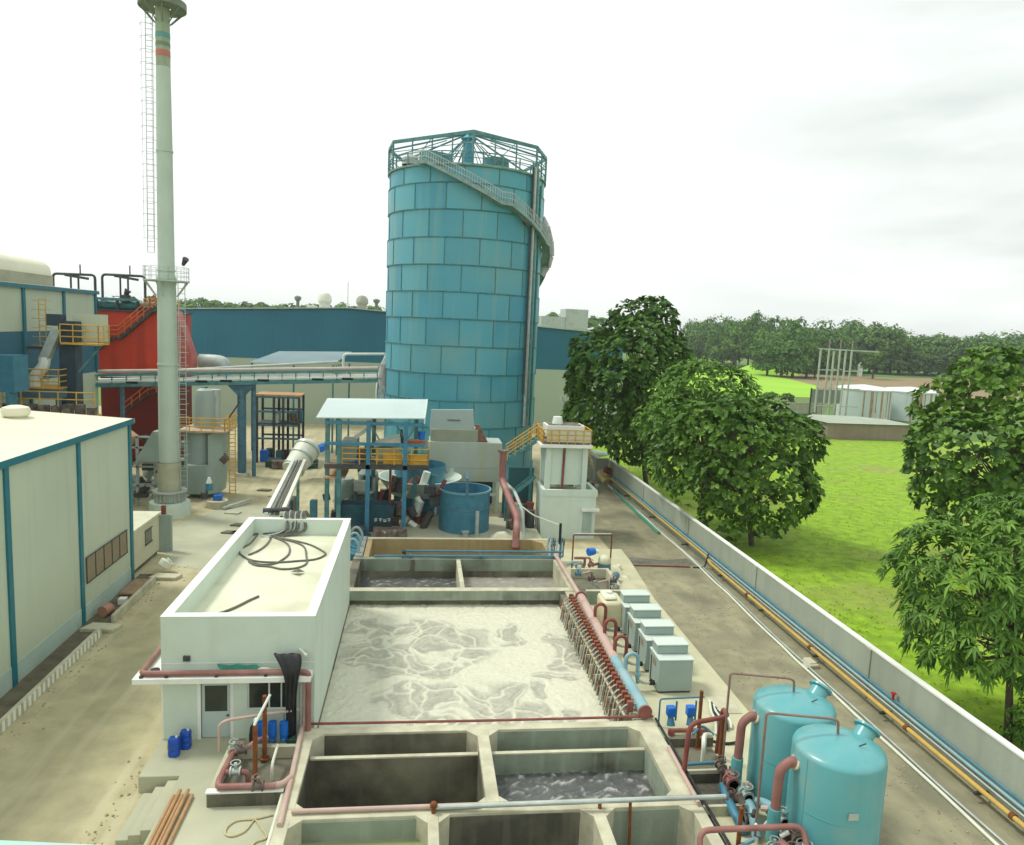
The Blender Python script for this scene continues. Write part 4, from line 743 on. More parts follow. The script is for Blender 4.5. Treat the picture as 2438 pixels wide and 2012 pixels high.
# rack with machinery
t = thing('steel_rack', (-15.3, 84, 0), 'open dark steel rack full of grimy machinery under the pipe bridge', 'rack')
for x in (-17.7, -15.9, -14.9, -13.2):
    for y in (83, 86): MB().box(x-.12, x+.12, y-.12, y+.12, 0, 7.3).build('post', dark_steel, t)
for z in (7.2, 5.6, 4.1, 2.6):
    for y in (83, 86): MB().box(-17.8, -13.1, y-.1, y+.1, z, z+.2).build('beam', blue_steel, t)
MB().box(-17.7, -13.2, 83.1, 85.9, 4.3, 4.4).build('deck', dark_steel, t); MB().box(-17.9, -13.0, 82.9, 86.1, 7.45, 7.6).build('roof', mat('orange_sheet', (.45, .25, .12), .6), t)
for k in range(14):
    x = random.uniform(-17.3, -13.5); y = random.uniform(83.3, 85.5); z = random.choice((0, 4.4)); h = random.uniform(.5, 1.4); m = [grime, dark_steel, blue_pipe, galv, bright_blue][k % 5]
    (MB().cone((x, y, z), (x, y, z+h), .4*random.uniform(.5, 1.2)) if k % 2 else MB().box(x-.4, x+.4, y-.3, y+.3, z, z+h)).build('machine', m, t, bevel=.04)
t = thing('machinery', (-13, 80, 0), 'heap of dark green and brown machine parts on the ground by the steel rack', 'machinery')
for k in range(10):
    x = random.uniform(-16.5, -11.5); y = random.uniform(79, 82); h = random.uniform(.3, 1.1); MB().box(x-.7, x+.7, y-.4, y+.4, 0, h).build('machine_part', [grime, dark_steel, mat('dark_green_cover', (.02, .08, .06), .7)][k % 3], t, bevel=.08)
# wall-side machinery row between chimney and shed
t = thing('machinery', (-23, 66, 0), 'clutter of ducts, valves and beams between the cream shed and the chimney', 'machinery')
for k in range(46):
    x = random.uniform(-24.8, -20.2); y = random.uniform(62.5, 70); z = random.choice((0, .8, 1.8, 2.9, 4.0)); h = random.uniform(.3, 1.1); m = [grime, galv, dark_steel, white_m, bag_grey][k % 5]
    (MB().cone((x, y, z), (x+random.uniform(-.8, .8), y, z+h), .3) if k % 2 else MB().box(x-.5, x+.5, y-.3, y+.3, z, z+h*.6)).build('machine_part', m, t)
for x in (-24.5, -23, -21.6): MB().box(x-.1, x+.1, 63, 63.2, 0, 5.8).build('post', galv, t)
for z in (1.6, 3.2, 4.8, 5.7): MB().box(-24.8, -20.4, 63, 63.15, z, z+.14).build('beam', galv, t)
MB().lathe((-23.9, 63.4, 5.0), [(.5, 0), (.85, .5), (.85, .8), (.4, 1.2), (.01, 1.25)], 14).build('fan_casing', mat('ochre_brown', (.40, .25, .12), .6), t)
MB().hull([(-22.8, 62, 3.9), (-21, 62, 3.9), (-21, 63, 3.9), (-22.8, 63, 3.9)], [(-21.4, 62, 6.4), (-21, 62, 6.4), (-21, 63, 6.4), (-21.4, 63, 6.4)]).build('chute', bag_grey, t)
# ================================================================== DUST COLLECTOR beside chimney
t = thing('dust_collector', (-18.6, 67, 0), 'grey green dust collector vessel with yellow railed platform beside the chimney', 'filter')
MB().box(-20.3, -18.1, 65.5, 68.5, .4, 3.0).build('casing', bag_grey, t, bevel=.05)
MB().lathe((-19.2, 67, 0), [(1.25, 3.0), (1.25, 5.9)], 24).build('shell', bag_grey, t)
MB().hull([(-18.1, 65.6, .4), (-17.3, 66.5, .4), (-17.3, 68.4, .4), (-18.1, 68.4, .4)], [(-18.1, 65.6, 5.7), (-16.9, 66.5, 5.9), (-16.9, 68.4, 5.9), (-18.1, 68.4, 5.7)]).build('casing', bag_grey, t)
MB().box(-20.6, -16.5, 65.2, 69, 5.9, 6.05).build('deck', mat('rusty_deck', (.48, .36, .22), .7, .2, 2), t)
MB().lathe((-18.9, 67.6, 6.05), [(.9, 0), (.9, 2.6), (.7, 3.3), (.35, 3.5)], 20).build('dome', bag_grey, t); MB().cone((-18.2, 68.2, 6), (-18.2, 68.2, 9.4), .5, n=14).build('duct', galv, t); MB().cone((-18.9, 68.2, 6), (-18.9, 68.2, 9.6), .1, n=8).build('duct', dark_steel, t)
s_ = MB(); railing(s_, [(-20.5, 65.3, 6.05), (-16.6, 65.3, 6.05), (-16.6, 68.9, 6.05)], 1.1, .05, .9, 3); s_.build('railing', yellow, t)
s_ = MB(); ladder(s_, (-16.3, 66.6, .2), (-16.3, 66.6, 7.4), .5, (1, 0, 0), .045, .35)
for z in np.arange(2.5, 7.4, .8): s_.tube([(-16.3+.45*math.cos(a), 66.6-.5*math.sin(a), z) for a in np.linspace(-.5, 3.4, 7)], .03, 4)
s_.build('ladder', yellow, t); MB().beam((-16.4, 66, 7.2), (-15.5, 66, 8.6), .12, .12).build('davit', dark_steel, t)
MB().lathe((-17.3, 66.9, 2.9), [(.3, 0), (.75, .5), (.3, 1.0)], 10).build('rotary_valve', grime, t)
t = thing('pump_unit', (-16.9, 62.8, 0), 'blue motor and white casing on a round concrete plinth by the dust collector', 'pump')
MB().lathe((-16.6, 62.8, 0), [(.85, 0), (.85, .6), (.01, .62)], 16).build('plinth', conc_light, t); MB().box(-16.9, -16.2, 62.5, 63.1, .62, 1.1).build('motor', bright_blue, t, bevel=.08)
MB().cone((-17.3, 63, 1.4), (-17.3, 63, 2.0), .3).build('motor', blue_pipe, t); MB().cone((-17.9, 63, 1.0), (-17.5, 63, 1.0), .4).build('fan', dark_steel, t); MB().cone((-17.3, 63, 2.0), (-17.3, 63, 2.5), .25, .1).build('hood', white_m, t)
tag(MB().beam((-15.9, 61.8, .15), (-14.2, 64.2, .35), .25, .18).build('beam', galv), 'loose grey steel beam on the ground right of the blue motor', 'beam')
for k in range(7):
    x = random.uniform(-15.5, -12); y = random.uniform(55, 70); tag(MB().prism([(x-.6, y-.2), (x+.5, y-.4), (x+.7, y+.2), (x-.3, y+.4)], 0, .12).build('slab', conc if k % 2 else conc_dark), 'flat broken slab or plate lying on the yard dirt near the chimney', 'slab', 'slabs scattered on the yard near the chimney')
# ================================================================== BIG TEAL TOWER
tx, ty, tr = 4.55, 84.0, 8.5
t = thing('steel_tower', (tx, ty, 0), 'huge round teal tank tower of bolted steel panels with a railed top', 'tank tower')
tiers = [31.9, 30.13, 27.55, 24.8, 22.1, 19.4, 16.7, 13.9, 11.05, 8.25, 5.45, 2.6, 0]
view = math.degrees(math.atan2(tx, ty)); panA = 24.0
mb = MB(); av = []; sv = MB()
for k in range(len(tiers)-1):
    z1, z0 = tiers[k], tiers[k+1]; rr = tr+(.03 if k % 2 else 0)
    off = (-2.0 if k % 2 == 0 else 10.0)
    for j in range(15):
        a0 = -90-view+off+j*panA; n0 = len(mb.f)
        mb.lathe((tx, ty, 0), [(rr, z0+.0), (rr, z1)], 6, a0, a0+panA); av += [random.random()**1.5]*(len(mb.f)-n0)
        a = R(a0); 
        c, s_ = math.cos(a), math.sin(a); w_ = .045
        def P(r, dd, z): return (tx+r*c-dd*s_, ty+r*s_+dd*c, z)
        sv.hull([P(rr-.02, -w_, z0), P(rr+.05, -w_, z0), P(rr+.05, w_, z0), P(rr-.02, w_, z0)], [P(rr-.02, -w_, z1), P(rr+.05, -w_, z1), P(rr+.05, w_, z1), P(rr-.02, w_, z1)])
    sv.lathe((tx, ty, z1), [(tr-.02, -.09), (tr+.10, -.07), (tr+.10, .02), (tr+.02, .05)], 75)
mb.a = av; mb.build('shell', teal_panel, t, sharp=25); sv.build('panel_seams', seam, t)
MB().lathe((tx, ty, 31.9), [(tr+.1, 0), (tr-.1, .15), (tr*.6, .6), (tr*.2, 1.0), (.01, 1.05)], 60).build('roof', steel_teal, t)
MB().lathe((tx, ty, 31.85), [(tr-.1, -.1), (tr+.2, -.1), (tr+.2, .05), (tr-.1, .05)], 60).build('walkway', mat('rusted_teal_grating', (.16, .25, .19), .6, .3, 1.5), t)
# light roof frame above
rf = MB(); nn = 26
for i in range(nn):
    a, b2 = 2*math.pi*i/nn, 2*math.pi*(i+1)/nn; p0 = Vector((tx+(tr+.1)*math.cos(a), ty+(tr+.1)*math.sin(a), 31.95)); q0 = Vector((tx+(tr+.1)*math.cos(b2), ty+(tr+.1)*math.sin(b2), 31.95))
    rf.cone(p0, p0+Vector((0, 0, 1.15)), .07, n=5)
    for z, r in ((.6, .045), (1.15, .06)): rf.cone(p0+Vector((0, 0, z)), q0+Vector((0, 0, z)), r, n=5)
rf.build('railing', steel_teal, t)
rf = MB(); corners = [(-86, 34.5), (-66, 34.7), (3, 35.0), (56, 34.75), (80, 34.4), (130, 34.4), (190, 34.6), (240, 34.5), (274, 34.5)]
def onring(deg, z, r=tr+.1): a = R(-90-view+deg); return Vector((tx+r*math.cos(a), ty+r*math.sin(a), z))
apex = Vector((tx, ty, 36.9))
for (a, za), (b2, zb) in zip(corners, corners[1:]):
    A_, B_ = onring(a, za), onring(b2, zb); rf.beam(A_, B_, .16, .34); rf.cone(A_, onring(a, 31.9), .11, n=6); rf.cone(A_, apex, .1, n=6)
    k = max(1, round((A_-B_).length/2.2))
    for i in range(1, k):
        q = A_.lerp(B_, i/k); rf.cone(q, (q.x, q.y, 32.0), .08, n=5); qq = A_.lerp(B_, (i+1)/k)
        if i % 2: rf.cone(q, apex.lerp(q, .3), .06, n=5); rf.cone((q.x, q.y, 32.4), qq, .045, n=5)
    for z in (1.0, 1.9): rf.cone(A_-Vector((0, 0, z)), B_-Vector((0, 0, z)), .05, n=5)
for i in range(14):
    a = 2*math.pi*i/14; rf.cone((tx+.6*math.cos(a), ty+.6*math.sin(a), 36.2), (tx+4.2*math.cos(a), ty+4.2*math.sin(a), 32.6), .05, n=5)
rf.build('roof_frame', steel_teal, t)
# wedge canopy sheet seen from the side (tensioned ridge beam)
MB().lathe((tx, ty, 0), [(.62, 32.6), (.62, 36.1), (.9, 36.3), (.3, 36.8), (.01, 36.9)], 18).build('central_column', teal_panel, t)
MB().cone((tx+2.6, ty-5.5, 32.0), (tx+2.6, ty-5.5, 33.2), 1.4, 1.3, 16).build('manhole', steel_teal, t); MB().cone((tx-3.6, ty-5, 32.0), (tx-3.6, ty-5, 33.3), 1.9, 1.6, 16).build('manhole', steel_teal, t)
MB().lathe((tx-6.2, ty-4.5, 32.2), [(.9, 0), (.8, .7), (.3, 1.1), (.01, 1.2)], 14).build('vent', galv, t)
# spiral stair: from the top front-left down to the right
def onr(deg, z, r=tr+.75): a = R(-90-view+deg); return Vector((tx+r*math.cos(a), ty+r*math.sin(a), z))
def stair(parent, seq):
    ts, rs_, bl = MB(), MB(), MB(); P_ = []
    for (d0_, z0, d1_, z1) in seq:
        n = max(2, int(abs(d1_-d0_)/1.6))
        for i in range(n+1): P_.append((d0_+(d1_-d0_)*i/n, z0+(z1-z0)*i/n))
    for (a, za), (b_, zb_) in zip(P_, P_[1:]):
        if abs(a-b_)+abs(za-zb_) < 1e-6: continue
        for r in (tr+.15, tr+.95): ts.beam(onr(a, za, r), onr(b_, zb_, r), .1, .32)
        rs_.cone(onr(a, za+1.1, tr+.95), onr(b_, zb_+1.1, tr+.95), .05, n=4); rs_.cone(onr(a, za+.55, tr+.95), onr(b_, zb_+.55, tr+.95), .04, n=4); rs_.cone(onr(a, za, tr+.95), onr(a, za+1.1, tr+.95), .04, n=4)
        ts.hull([onr(a, za, tr+.15), onr(a, za, tr+.95), onr(b_, zb_, tr+.95), onr(b_, zb_, tr+.15)], [p_+Vector((0, 0, .06)) for p_ in (onr(a, za, tr+.15), onr(a, za, tr+.95), onr(b_, zb_, tr+.95), onr(b_, zb_, tr+.15))])
    o = ts.build('spiral_staircase', mat('weathered_stair_steel', (.24, .34, .32), .5, .2, 2), parent); rs_.build('handrail', galv, o)
stair(t, [(-34, 31.9, -26, 31.9), (-26, 31.9, 22, 28.3), (22, 28.3, 29, 28.3), (29, 28.3, 68, 25.2), (68, 25.2, 76, 25.2), (76, 25.2, 170, 14.0), (170, 14, 178, 14), (178, 14, 262, 9.2), (262, 9.2, 288, 5.5)])
# vertical pipes and wrapped cage on the right
for d_, r_, m in ((52.5, .17, galv), (55.5, .2, steel_teal), (50, .09, dark_steel), (61, .12, seam)): MB().cone(onr(d_, 5.5 if d_ > 51 else 9, tr+.35), onr(d_, 32.6 if d_ < 56 else 31, tr+.35), r_, n=8).build('riser_pipe', m, t)
sc = MB(); netc = [aty(x, y, 84.5) for x, y in [(1290, 520), (1300, 540), (1308, 575), (1309, 610), (1302, 635), (1288, 655)]]
for i in range(len(netc)-1): sc.cone(netc[i]+Vector((-.1, 0, 0)), netc[i+1]+Vector((-.1, 0, 0)), .62-.06*abs(i-2), n=9, cap=False)
sc.build('safety_netting', mat('lilac_grey_net', (.42, .42, .42), .8, .25, 1.5), t)
sc = MB(); netc = [aty(x, y, 83) for x, y in [(924, 845), (912, 870), (906, 900), (912, 925), (925, 945)]]
for i in range(len(netc)-1): sc.cone(netc[i]+Vector((.2, 0, 0)), netc[i+1]+Vector((.2, 0, 0)), .5, n=9, cap=False)
sc.build('safety_netting', _m['lilac_grey_net'], t)
MB().cone(onr(45, 26.9, tr-.02), onr(45, 26.9, tr+.12), .25, n=12).build('nozzle', rust, t)
MB().lathe((tx, ty, 0), [(tr+.6, 0), (tr+.6, .4), (tr, .45)], 48).build('foundation', conc, t)
# ================================================================== CANOPY STRUCTURE
t = thing('equipment_shelter', (-3, 55, .6), 'blue steel shelter with white sheet roof and yellow railed deck in front of the tower', 'shelter')
MB().hull([(-7.2, 52.6, 9.1), (.35, 52.6, 9.25), (.35, 52.6, 9.32), (-7.2, 52.6, 9.17)], [(-7.0, 57.2, 10.0), (.55, 57.2, 10.15), (.55, 57.2, 10.22), (-7.0, 57.2, 10.07)]).build('roof', mat('pale_blue_sheet', (.52, .62, .60), .4, .04, .5, streak=(.6, .7, .66), samt=.4, sscale=5, svec=(1, .05, 1)), t)
MB().hull([(.352, 52.6, 8.9), (.42, 52.6, 8.9), (.42, 52.6, 9.35), (.352, 52.6, 9.35)], [(.552, 57.2, 9.8), (.62, 57.2, 9.8), (.62, 57.2, 10.25), (.552, 57.2, 10.25)]).build('gutter', white_m, t)
for x, y, m in ((-3.55, 52.8, blue_post), (-.92, 52.8, blue_post), (-6.5, 53.5, steel_teal), (-6.1, 56.6, steel_teal), (-.2, 56.6, steel_teal), (-3.4, 56.6, steel_teal), (-5.6, 52.9, steel_teal)):
    MB().box(x-.15, x+.15, y-.15, y+.15, .6, 9.0 if y < 54 else 9.7).build('post', m, t)
for x, y in ((-3.55, 52.8), (-.92, 52.8)): MB().box(x-.3, x+.3, y-.3, y+.3, .6, .68).build('base_plate', blue_post, t)
for z in (8.7, 7.2): MB().box(-6.6, .4, 52.7, 52.9, z, z+.22).build('beam', blue_post, t)
MB().box(-6.6, .8, 52.9, 57, 5.62, 5.8).build('deck', mat('tan_deck', (.30, .25, .15), .8, .2, 1), t)
MB().box(-6.6, .8, 52.65, 52.895, 5.5, 5.82).build('beam', dark_steel, t); MB().box(-6.7, -5.2, 53, 56, 4.7, 4.85).build('deck', mat('orange_tan_sheet', (.52, .34, .20), .7, .1, 1), t)
s_ = MB(); railing(s_, [(-5.4, 52.85, 5.8), (.75, 52.85, 5.8), (.75, 57, 5.8)], 1.2, .05, 1.3, 3); s_.build('railing', yellow, t)
MB().box(-2.5, -1.15, 53.05, 53.1, 5.85, 6.7).build('guard_panel', yellow, t); MB().box(-.75, .65, 53.0, 53.05, 5.85, 6.6).build('guard_panel', yellow, t)
for k, (a, b_) in enumerate((((-3.4, 53, 8.7), (-2.8, 53, 7.6)), ((-.9, 53, 7.6), (-.2, 53, 8.7)), ((-.9, 53, 7.6), (-1.6, 53, 8.7)))): MB().beam(a, b_, .1, .1).build('brace', steel_teal, t)
t = thing('filter_press', (-3, 55, 5.8), 'pale grey filter machine with hoses on the yellow railed deck', 'machine')
MB().box(-5.5, -4.4, 53.6, 55.5, 5.82, 7.4).build('cabinet', bag_grey, t, bevel=.05); MB().box(-3.1, -1.4, 53.8, 55.5, 5.82, 6.9).build('body', beige, t, bevel=.05)
MB().hull([(-3.2, 53.6, 6.95), (-1.3, 53.6, 7.3), (-1.3, 55.6, 7.3), (-3.2, 55.6, 6.95)], [(-3.2, 53.6, 7.15), (-1.3, 53.6, 7.75), (-1.3, 55.6, 7.75), (-3.2, 55.6, 7.15)]).build('cover', white_pl, t)
MB().beam((-4.6, 54, 7.6), (-3.6, 54, 8.3), .25, .25).build('arm', white_m, t); MB().box(-3.9, -3.4, 53.8, 54.4, 6.7, 7.1).build('motor', navy, t, bevel=.05)
MB().cone((-4.5, 53.4, 5.95), (-4.1, 53.4, 5.95), .2).build('motor', bright_blue, t); MB().cone((.2, 53.6, 7.6), (.2, 53.6, 8.2), .22, .3).build('motor', bright_blue, t); MB().cone((-1.1, 53.7, 7.0), (-1.3, 53.7, 8.3), .12).build('pipe', dark_steel, t)
MB().box(-4.4, -3.5, 53.8, 55.2, 5.83, 6.6).build('casing', grime, t, bevel=.05); MB().box(-.8, .5, 54.4, 55.4, 7.0, 7.35).build('tray', orange, t)
t = thing('machinery', (-4.5, 57, .6), 'grey pipes, valves and pump casings packed under the shelter deck', 'machinery')
for k in range(84):
    x = random.uniform(-6.8, 1.6); y = random.uniform(54.8, 60); z = random.choice((.6, .6, 1.5, 2.4, 3.2)); h = random.uniform(.4, 1.3); m = [grime, galv, dark_steel, white_m, steel_teal, ox_pipe, grime, dark_steel][k % 8]
    (MB().cone((x, y, z), (x+random.uniform(-.6, .6), y, z+h), random.uniform(.12, .4)) if k % 3 else MB().box(x-.5, x+.4, y-.3, y+.3, z, z+h*.7)).build('machine_part', m, t)
MB().lathe((-5.6, 58, .6), [(.9, 0), (.9, 2.6), (.6, 3.1), (.01, 3.2)], 18).build('vessel', bag_grey, t); MB().lathe((-3.9, 58.6, .6), [(.8, 0), (.8, 3.4), (.5, 3.8), (.01, 3.9)], 18).build('vessel', bag_grey, t)
for (x, z) in ((-4.7, 1.2), (-4.5, 3.0)): MB().tube([(x, 56, z), (x+1.2, 56, z), (x+1.2, 56, z+1.2)], .12, 8, .3).build('pipe', galv, t)
pipe('pipe', [(-2.0, 54, 5.5), (-2.0, 54, 2.6)], .09, ox_pipe, 'dark red upright pipe under the right side of the shelter deck')
tag(MB().box(-7.9, -7.4, 54.8, 55.4, .6, 2.6).build('control_box', blue_pipe, bevel=.03), 'narrow blue control box behind the white building', 'box')
# round curved tank rim behind (pale collar of a basin under deck)
t = thing('round_clarifier', (1.0, 61, .6), 'teal vessel with a broad pale conical rim under the shelter deck', 'tank')
MB().lathe((0.2, 60, 0), [(2.2, 2.6), (3.3, 3.6), (3.45, 3.6), (2.4, 2.2)], 28).build('rim', white_paint, t); MB().lathe((.2, 60, 0), [(2.1, .6), (2.1, 4.6)], 24).build('shell', blue_pipe, t)
# dark bin
t = thing('waste_bin', (-3.6, 54.5, .6), 'dark blue open steel skip with worn white characters behind the foam basin', 'skip')
bx0, bx1, by0, by1 = -5.6, -1.6, 53.3, 54.9
fr = lambda z, e: [(bx0-e, by0-e, z), (bx1+e, by0-e, z), (bx1+e, by1+e, z), (bx0-e, by1+e, z)]
mb = MB(); mb.add(fr(.95, -.25)+fr(2.7, 0)+fr(2.7, -.07)+fr(1.02, -.30), [(3, 2, 1, 0)]+[(i, (i+1) % 4, 4+(i+1) % 4, 4+i) for i in range(4)]+[(4+i, 4+(i+1) % 4, 8+(i+1) % 4, 8+i) for i in range(4)]+[(8+i, 8+(i+1) % 4, 12+(i+1) % 4, 12+i) for i in range(4)]+[(12, 13, 14, 15)])
mb.build('body', navy, t); MB().box(bx0+.2, bx1-.2, by0+.2, by1-.2, 1.9, 2.2).build('contents', grime, t)
MB().box(bx0+.2, bx1-.2, by0+.3, by1, .6, .95).build('skid', dark_steel, t)
for gi, segs in enumerate(([(0, .22, .2, .04), (0, .0, .04, .26), (.1, .0, .04, .26), (0, .1, .2, .04)], [(0, .2, .22, .04), (.09, 0, .04, .26), (.02, .1, .18, .04)], [(0, .0, .22, .04), (0, .0, .04, .2), (.18, 0, .04, .2), (.09, .0, .04, .2)], [(0, .22, .18, .04), (.14, .1, .04, .14), (.02, .1, .16, .04), (.08, 0, .04, .13)])):
    lt = MB()
    for q_, (x, z, w_, h) in enumerate(segs): lt.box(-3.05+gi*.32+x, -3.05+gi*.32+x+w_, by0+.058-.002*q_, by0+.16, 1.45+z, 1.45+z+h)
    lt.build('letter', white_m, t)
t = thing('loader', (-2.4, 52.2, .6), 'low dark grimy machine casing below the blue skip', 'machinery')
MB().prism([(-3.0, 51.4), (-1.0, 51.5), (-.6, 52.4), (-3.1, 52.6)], .6, 1.35).build('casing', grime, t, bevel=.1); MB().box(-4.6, -3.6, 51.6, 52.4, .6, 1.5).build('casing', dark_steel, t, bevel=.1); MB().ball((-2.2, 51.38, 1.2), .09, 6).build('lamp', pale_pink, t)
# blue hose reel loops by the booth rear corner
t = thing('pipe_loops', (-4.0, 48, .6), 'row of pale blue bent pipe loops beside the rear corner of the white building', 'pipes')
for k, y in enumerate((50.0, 48.6, 47.2)): MB().tube([(-4.3, y, .6), (-4.45, y, 1.7), (-4.0, y-.1, 2.1), (-3.6, y-.2, 1.6), (-3.75, y-.3, .9)], .09, 8, .4).build('loop', lblue_pipe, t); MB().cone((-4.1, y, .7), (-4.0, y-.2, 1.2), .3).build('valve', blue_pipe, t)
# conveyor from truck to roof
t = thing('cable_conveyor', (-8, 52, 2), 'slanting pale cable tray rising to the rear parapet of the white building', 'cable tray')
A0, A1 = aty(712, 1100, 57), aty(652, 1228, 40.6)
for dx, wd, m in ((-.42, .22, white_m), (.42, .22, white_pl), (0, .5, galv)): MB().beam(A0+Vector((dx, 0, .1 if dx else 0)), A1+Vector((dx, 0, .1 if dx else 0)), wd, .22 if dx else .08).build('rail', m, t)
for dx in (-.12, .08, .2): MB().cone(A0+Vector((dx, 0, .12)), A1+Vector((dx, 0, .12)), .06).build('cable', hose_m, t)
for k in (.05, .5): q = A0.lerp(A1, k); MB().box(q.x-.1, q.x+.1, q.y-.1, q.y+.1, 0, q.z-.1).build('leg', steel_teal, t)
MB().cone(A1+Vector((-.6, .1, .25)), A1+Vector((.8, .3, .3)), .14).build('roller', dark_steel, t)
t = thing('pressure_vessel', (-9, 61, 0), 'cream tilted ribbed drum on a dark stand behind the white building', 'vessel')
a = aty(695, 1120, 60); b_ = aty(735, 1065, 62); d_ = (b_-a).normalized()
MB().cone(a, b_, .85, 1.05, 20).cone(b_, b_+d_*.4, 1.05, .6, 20).build('drum', white_pl, t, bevel=.05)
for k in (.1, .55, .9): q = a.lerp(b_, k); MB().cone(q-d_*.08, q+d_*.08, 0.93+.20*k, n=20).build('rib', galv, t)
MB().box(a.x-.8, a.x+.2, 59.4, 61, 0, 1.5).build('stand', dark_steel, t)
tag(MB().hull([(-12.6, 74, 2.2), (-9.4, 74, 2.9), (-9.4, 74, 3.5), (-12.6, 74, 2.4)], [(-12.0, 76, 2.4), (-9, 76, 3.1), (-9, 76, 3.8), (-12.0, 76, 2.6)]).build('tarpaulin', bright_blue, bevel=.05), 'blue tarpaulin sheet stretched behind the cream drum near the steel rack', 'tarpaulin')
# ================================================================== PRESS BUILDING
t = thing('hopper_building', (4, 62, 0), 'grey white process housing on legs in front of the teal tower', 'hopper')
MB().prism([(.9, 62), (7.15, 62), (7.15, 65), (.9, 65)], 3.9, 6.15).build('housing', mat('grey_white_sheet', (.42, .49, .43), .5, .06, .6, streak=(.48, .47, .22), samt=.5, sscale=1.2, dirt=(.33, .38, .34), damt=.5, dscale=.4), t, bevel=.03)
MB().box(3.0, 7.15, 62, 65, 2.75, 3.897).build('housing', _m['grey_white_sheet'], t)
MB().hull([(3.0, 62, 2.75), (3.0, 65, 2.75), (3.0, 65, 3.897), (3.0, 62, 3.897)], [(2.9, 62.0, 2.75), (2.9, 65, 2.75), (2.3, 65, 3.897), (2.3, 62, 3.897)]).build('hopper', _m['grey_white_sheet'], t)
MB().box(1.0, 5.05, 62.2, 64.6, 6.153, 7.2).build('louvre_box', mat('olive_grey_box', (.30, .33, .24), .6, .08, 1), t, bevel=.03)
MB().hull([(.9, 62.4, 7.2), (4.7, 62.4, 7.2), (4.7, 63, 7.2), (.9, 63, 7.2)], [(1.0, 62.6, 8.8), (4.6, 62.6, 8.9), (4.6, 63, 8.9), (1.0, 63, 8.8)]).build('cover', mat('pale_blue_grey_sheet', (.34, .43, .40), .5, .05, .8), t)
MB().box(2.4, 3.5, 62.40, 62.45, 7.95, 8.02).build('plate', grime, t)
MB().hull([(5.06, 62.3, 6.2), (5.9, 62.3, 6.2), (5.9, 63, 6.2), (5.06, 63, 6.2)], [(4.8, 62.6, 7.6), (5.2, 62.6, 7.6), (5.2, 63, 7.6), (4.8, 63, 7.6)]).build('chute', mat('rusty_chute', (.20, .11, .07), .8, .3, 2), t)
for x in (.45, 2.9, 6.9): 
    for y in (62.1, 64.8): MB().box(x-.15, x+.15, y-.15, y+.15, 0, 3.9 if x < 3 else 2.75).build('leg', white_paint, t)
MB().box(.4, 7.05, 62, 62.2, 1.5, 1.75).box(.4, 2.9, 62, 62.2, 2.5, 2.7).build('cross_beam', white_paint, t)
MB().box(-1, 7.4, 65.5, 66, 0, 4).build('back_screen', dark_steel, t)
# blue open tank
t = thing('open_tank', (3.65, 55.0, .6), 'round open topped blue steel tank on the platform behind the basins', 'tank')
ox, oy, orr = 3.63, 55.05, 1.93
MB().lathe((ox, oy, .6), [(orr, 0), (orr, 3.1), (orr-.06, 3.1), (orr-.06, .1)], 48).build('shell', blue_pipe, t)
MB().lathe((ox, oy, .6), [(orr+.001, 3.0), (orr+.09, 3.0), (orr+.09, 3.14), (orr-.06, 3.14)], 48).build('rim', mat('pale_blue_rim', (.13, .30, .36), .4), t)
MB().lathe((ox, oy, .6), [(orr, 1.75), (orr+.05, 1.78), (orr, 1.82)], 48).build('band', blue_steel, t); MB().lathe((ox, oy, .6), [(orr-.07, 1.2), (.01, 1.2)], 32).build('water', mat('blue_dark_water', (.01, .08, .14), .1), t)
MB().box(ox-.08, ox+.12, oy-orr-.1, oy-orr+.05, 3.5, 4.9).box(ox-.08, ox+.12, oy-orr+.05, oy+.2, 4.75, 4.9).build('bracket', blue_steel, t)
pipe('pipe', [(4.45, 52.7, .6), (4.45, 52.7, 2.5)], .14, galv, 'short grey upright pipe with flange before the blue open tank'); MB
tag(MB().cone((3.6, 52.6, .6), (3.6, 52.6, .95), .22).cone((3.6, 52.6, .95), (3.6, 52.6, 1.02), .3).build('pipe_stub', galv), 'low flanged grey pipe stub before the blue open tank', 'pipe')
tag(MB().hull([(5.3, 51.6, .6), (7, 51.4, .6), (7.2, 52.6, .6), (5.4, 53, .6)], [(5.9, 52, 1.1), (6.4, 51.8, 1.2), (6.5, 52.2, 1.2), (6.0, 52.4, 1.1)]).build('sack_heap', beige, bevel=.12), 'pale heap of sacks right of the blue open tank', 'sacks')
# pink big pipe
t = thing('pipe', (6.8, 52, .6), 'thick faded red pipe descending from the hopper to the brown stained tank', 'pipe')
MB().tube([(6.45, 55.2, 6.6), (6.45, 55.2, 4.4), (6.9, 52.6, 3.2), (7.2, 51.2, 2.5), (7.05, 50.1, 1.9), (7.0, 49.8, .7)], .26, 12, .35).build('tube', pink_pipe, t); MB().cone((6.45, 55.2, 6.6), (6.45, 55.2, 6.7), .42, n=14).build('flange', grime, t); MB().cone((7.0, 49.8, .62), (7.0, 49.8, .75), .33, n=14).build('flange', ox_pipe, t)
pipe('pipe', [(6.9, 57, 3.8), (7.4, 54.5, 3.6), (7.8, 53, 2.6), (7.9, 52, .7)], .14, galv, 'grey pipe bending down beside the thick faded red pipe')
pipe('pipe', [(7.5, 53.4, 3.0), (8.6, 52.6, 2.3), (10.6, 52.4, 1.6)], .05, white_pl, 'thin white pipe crossing to the foot of the white tower block')
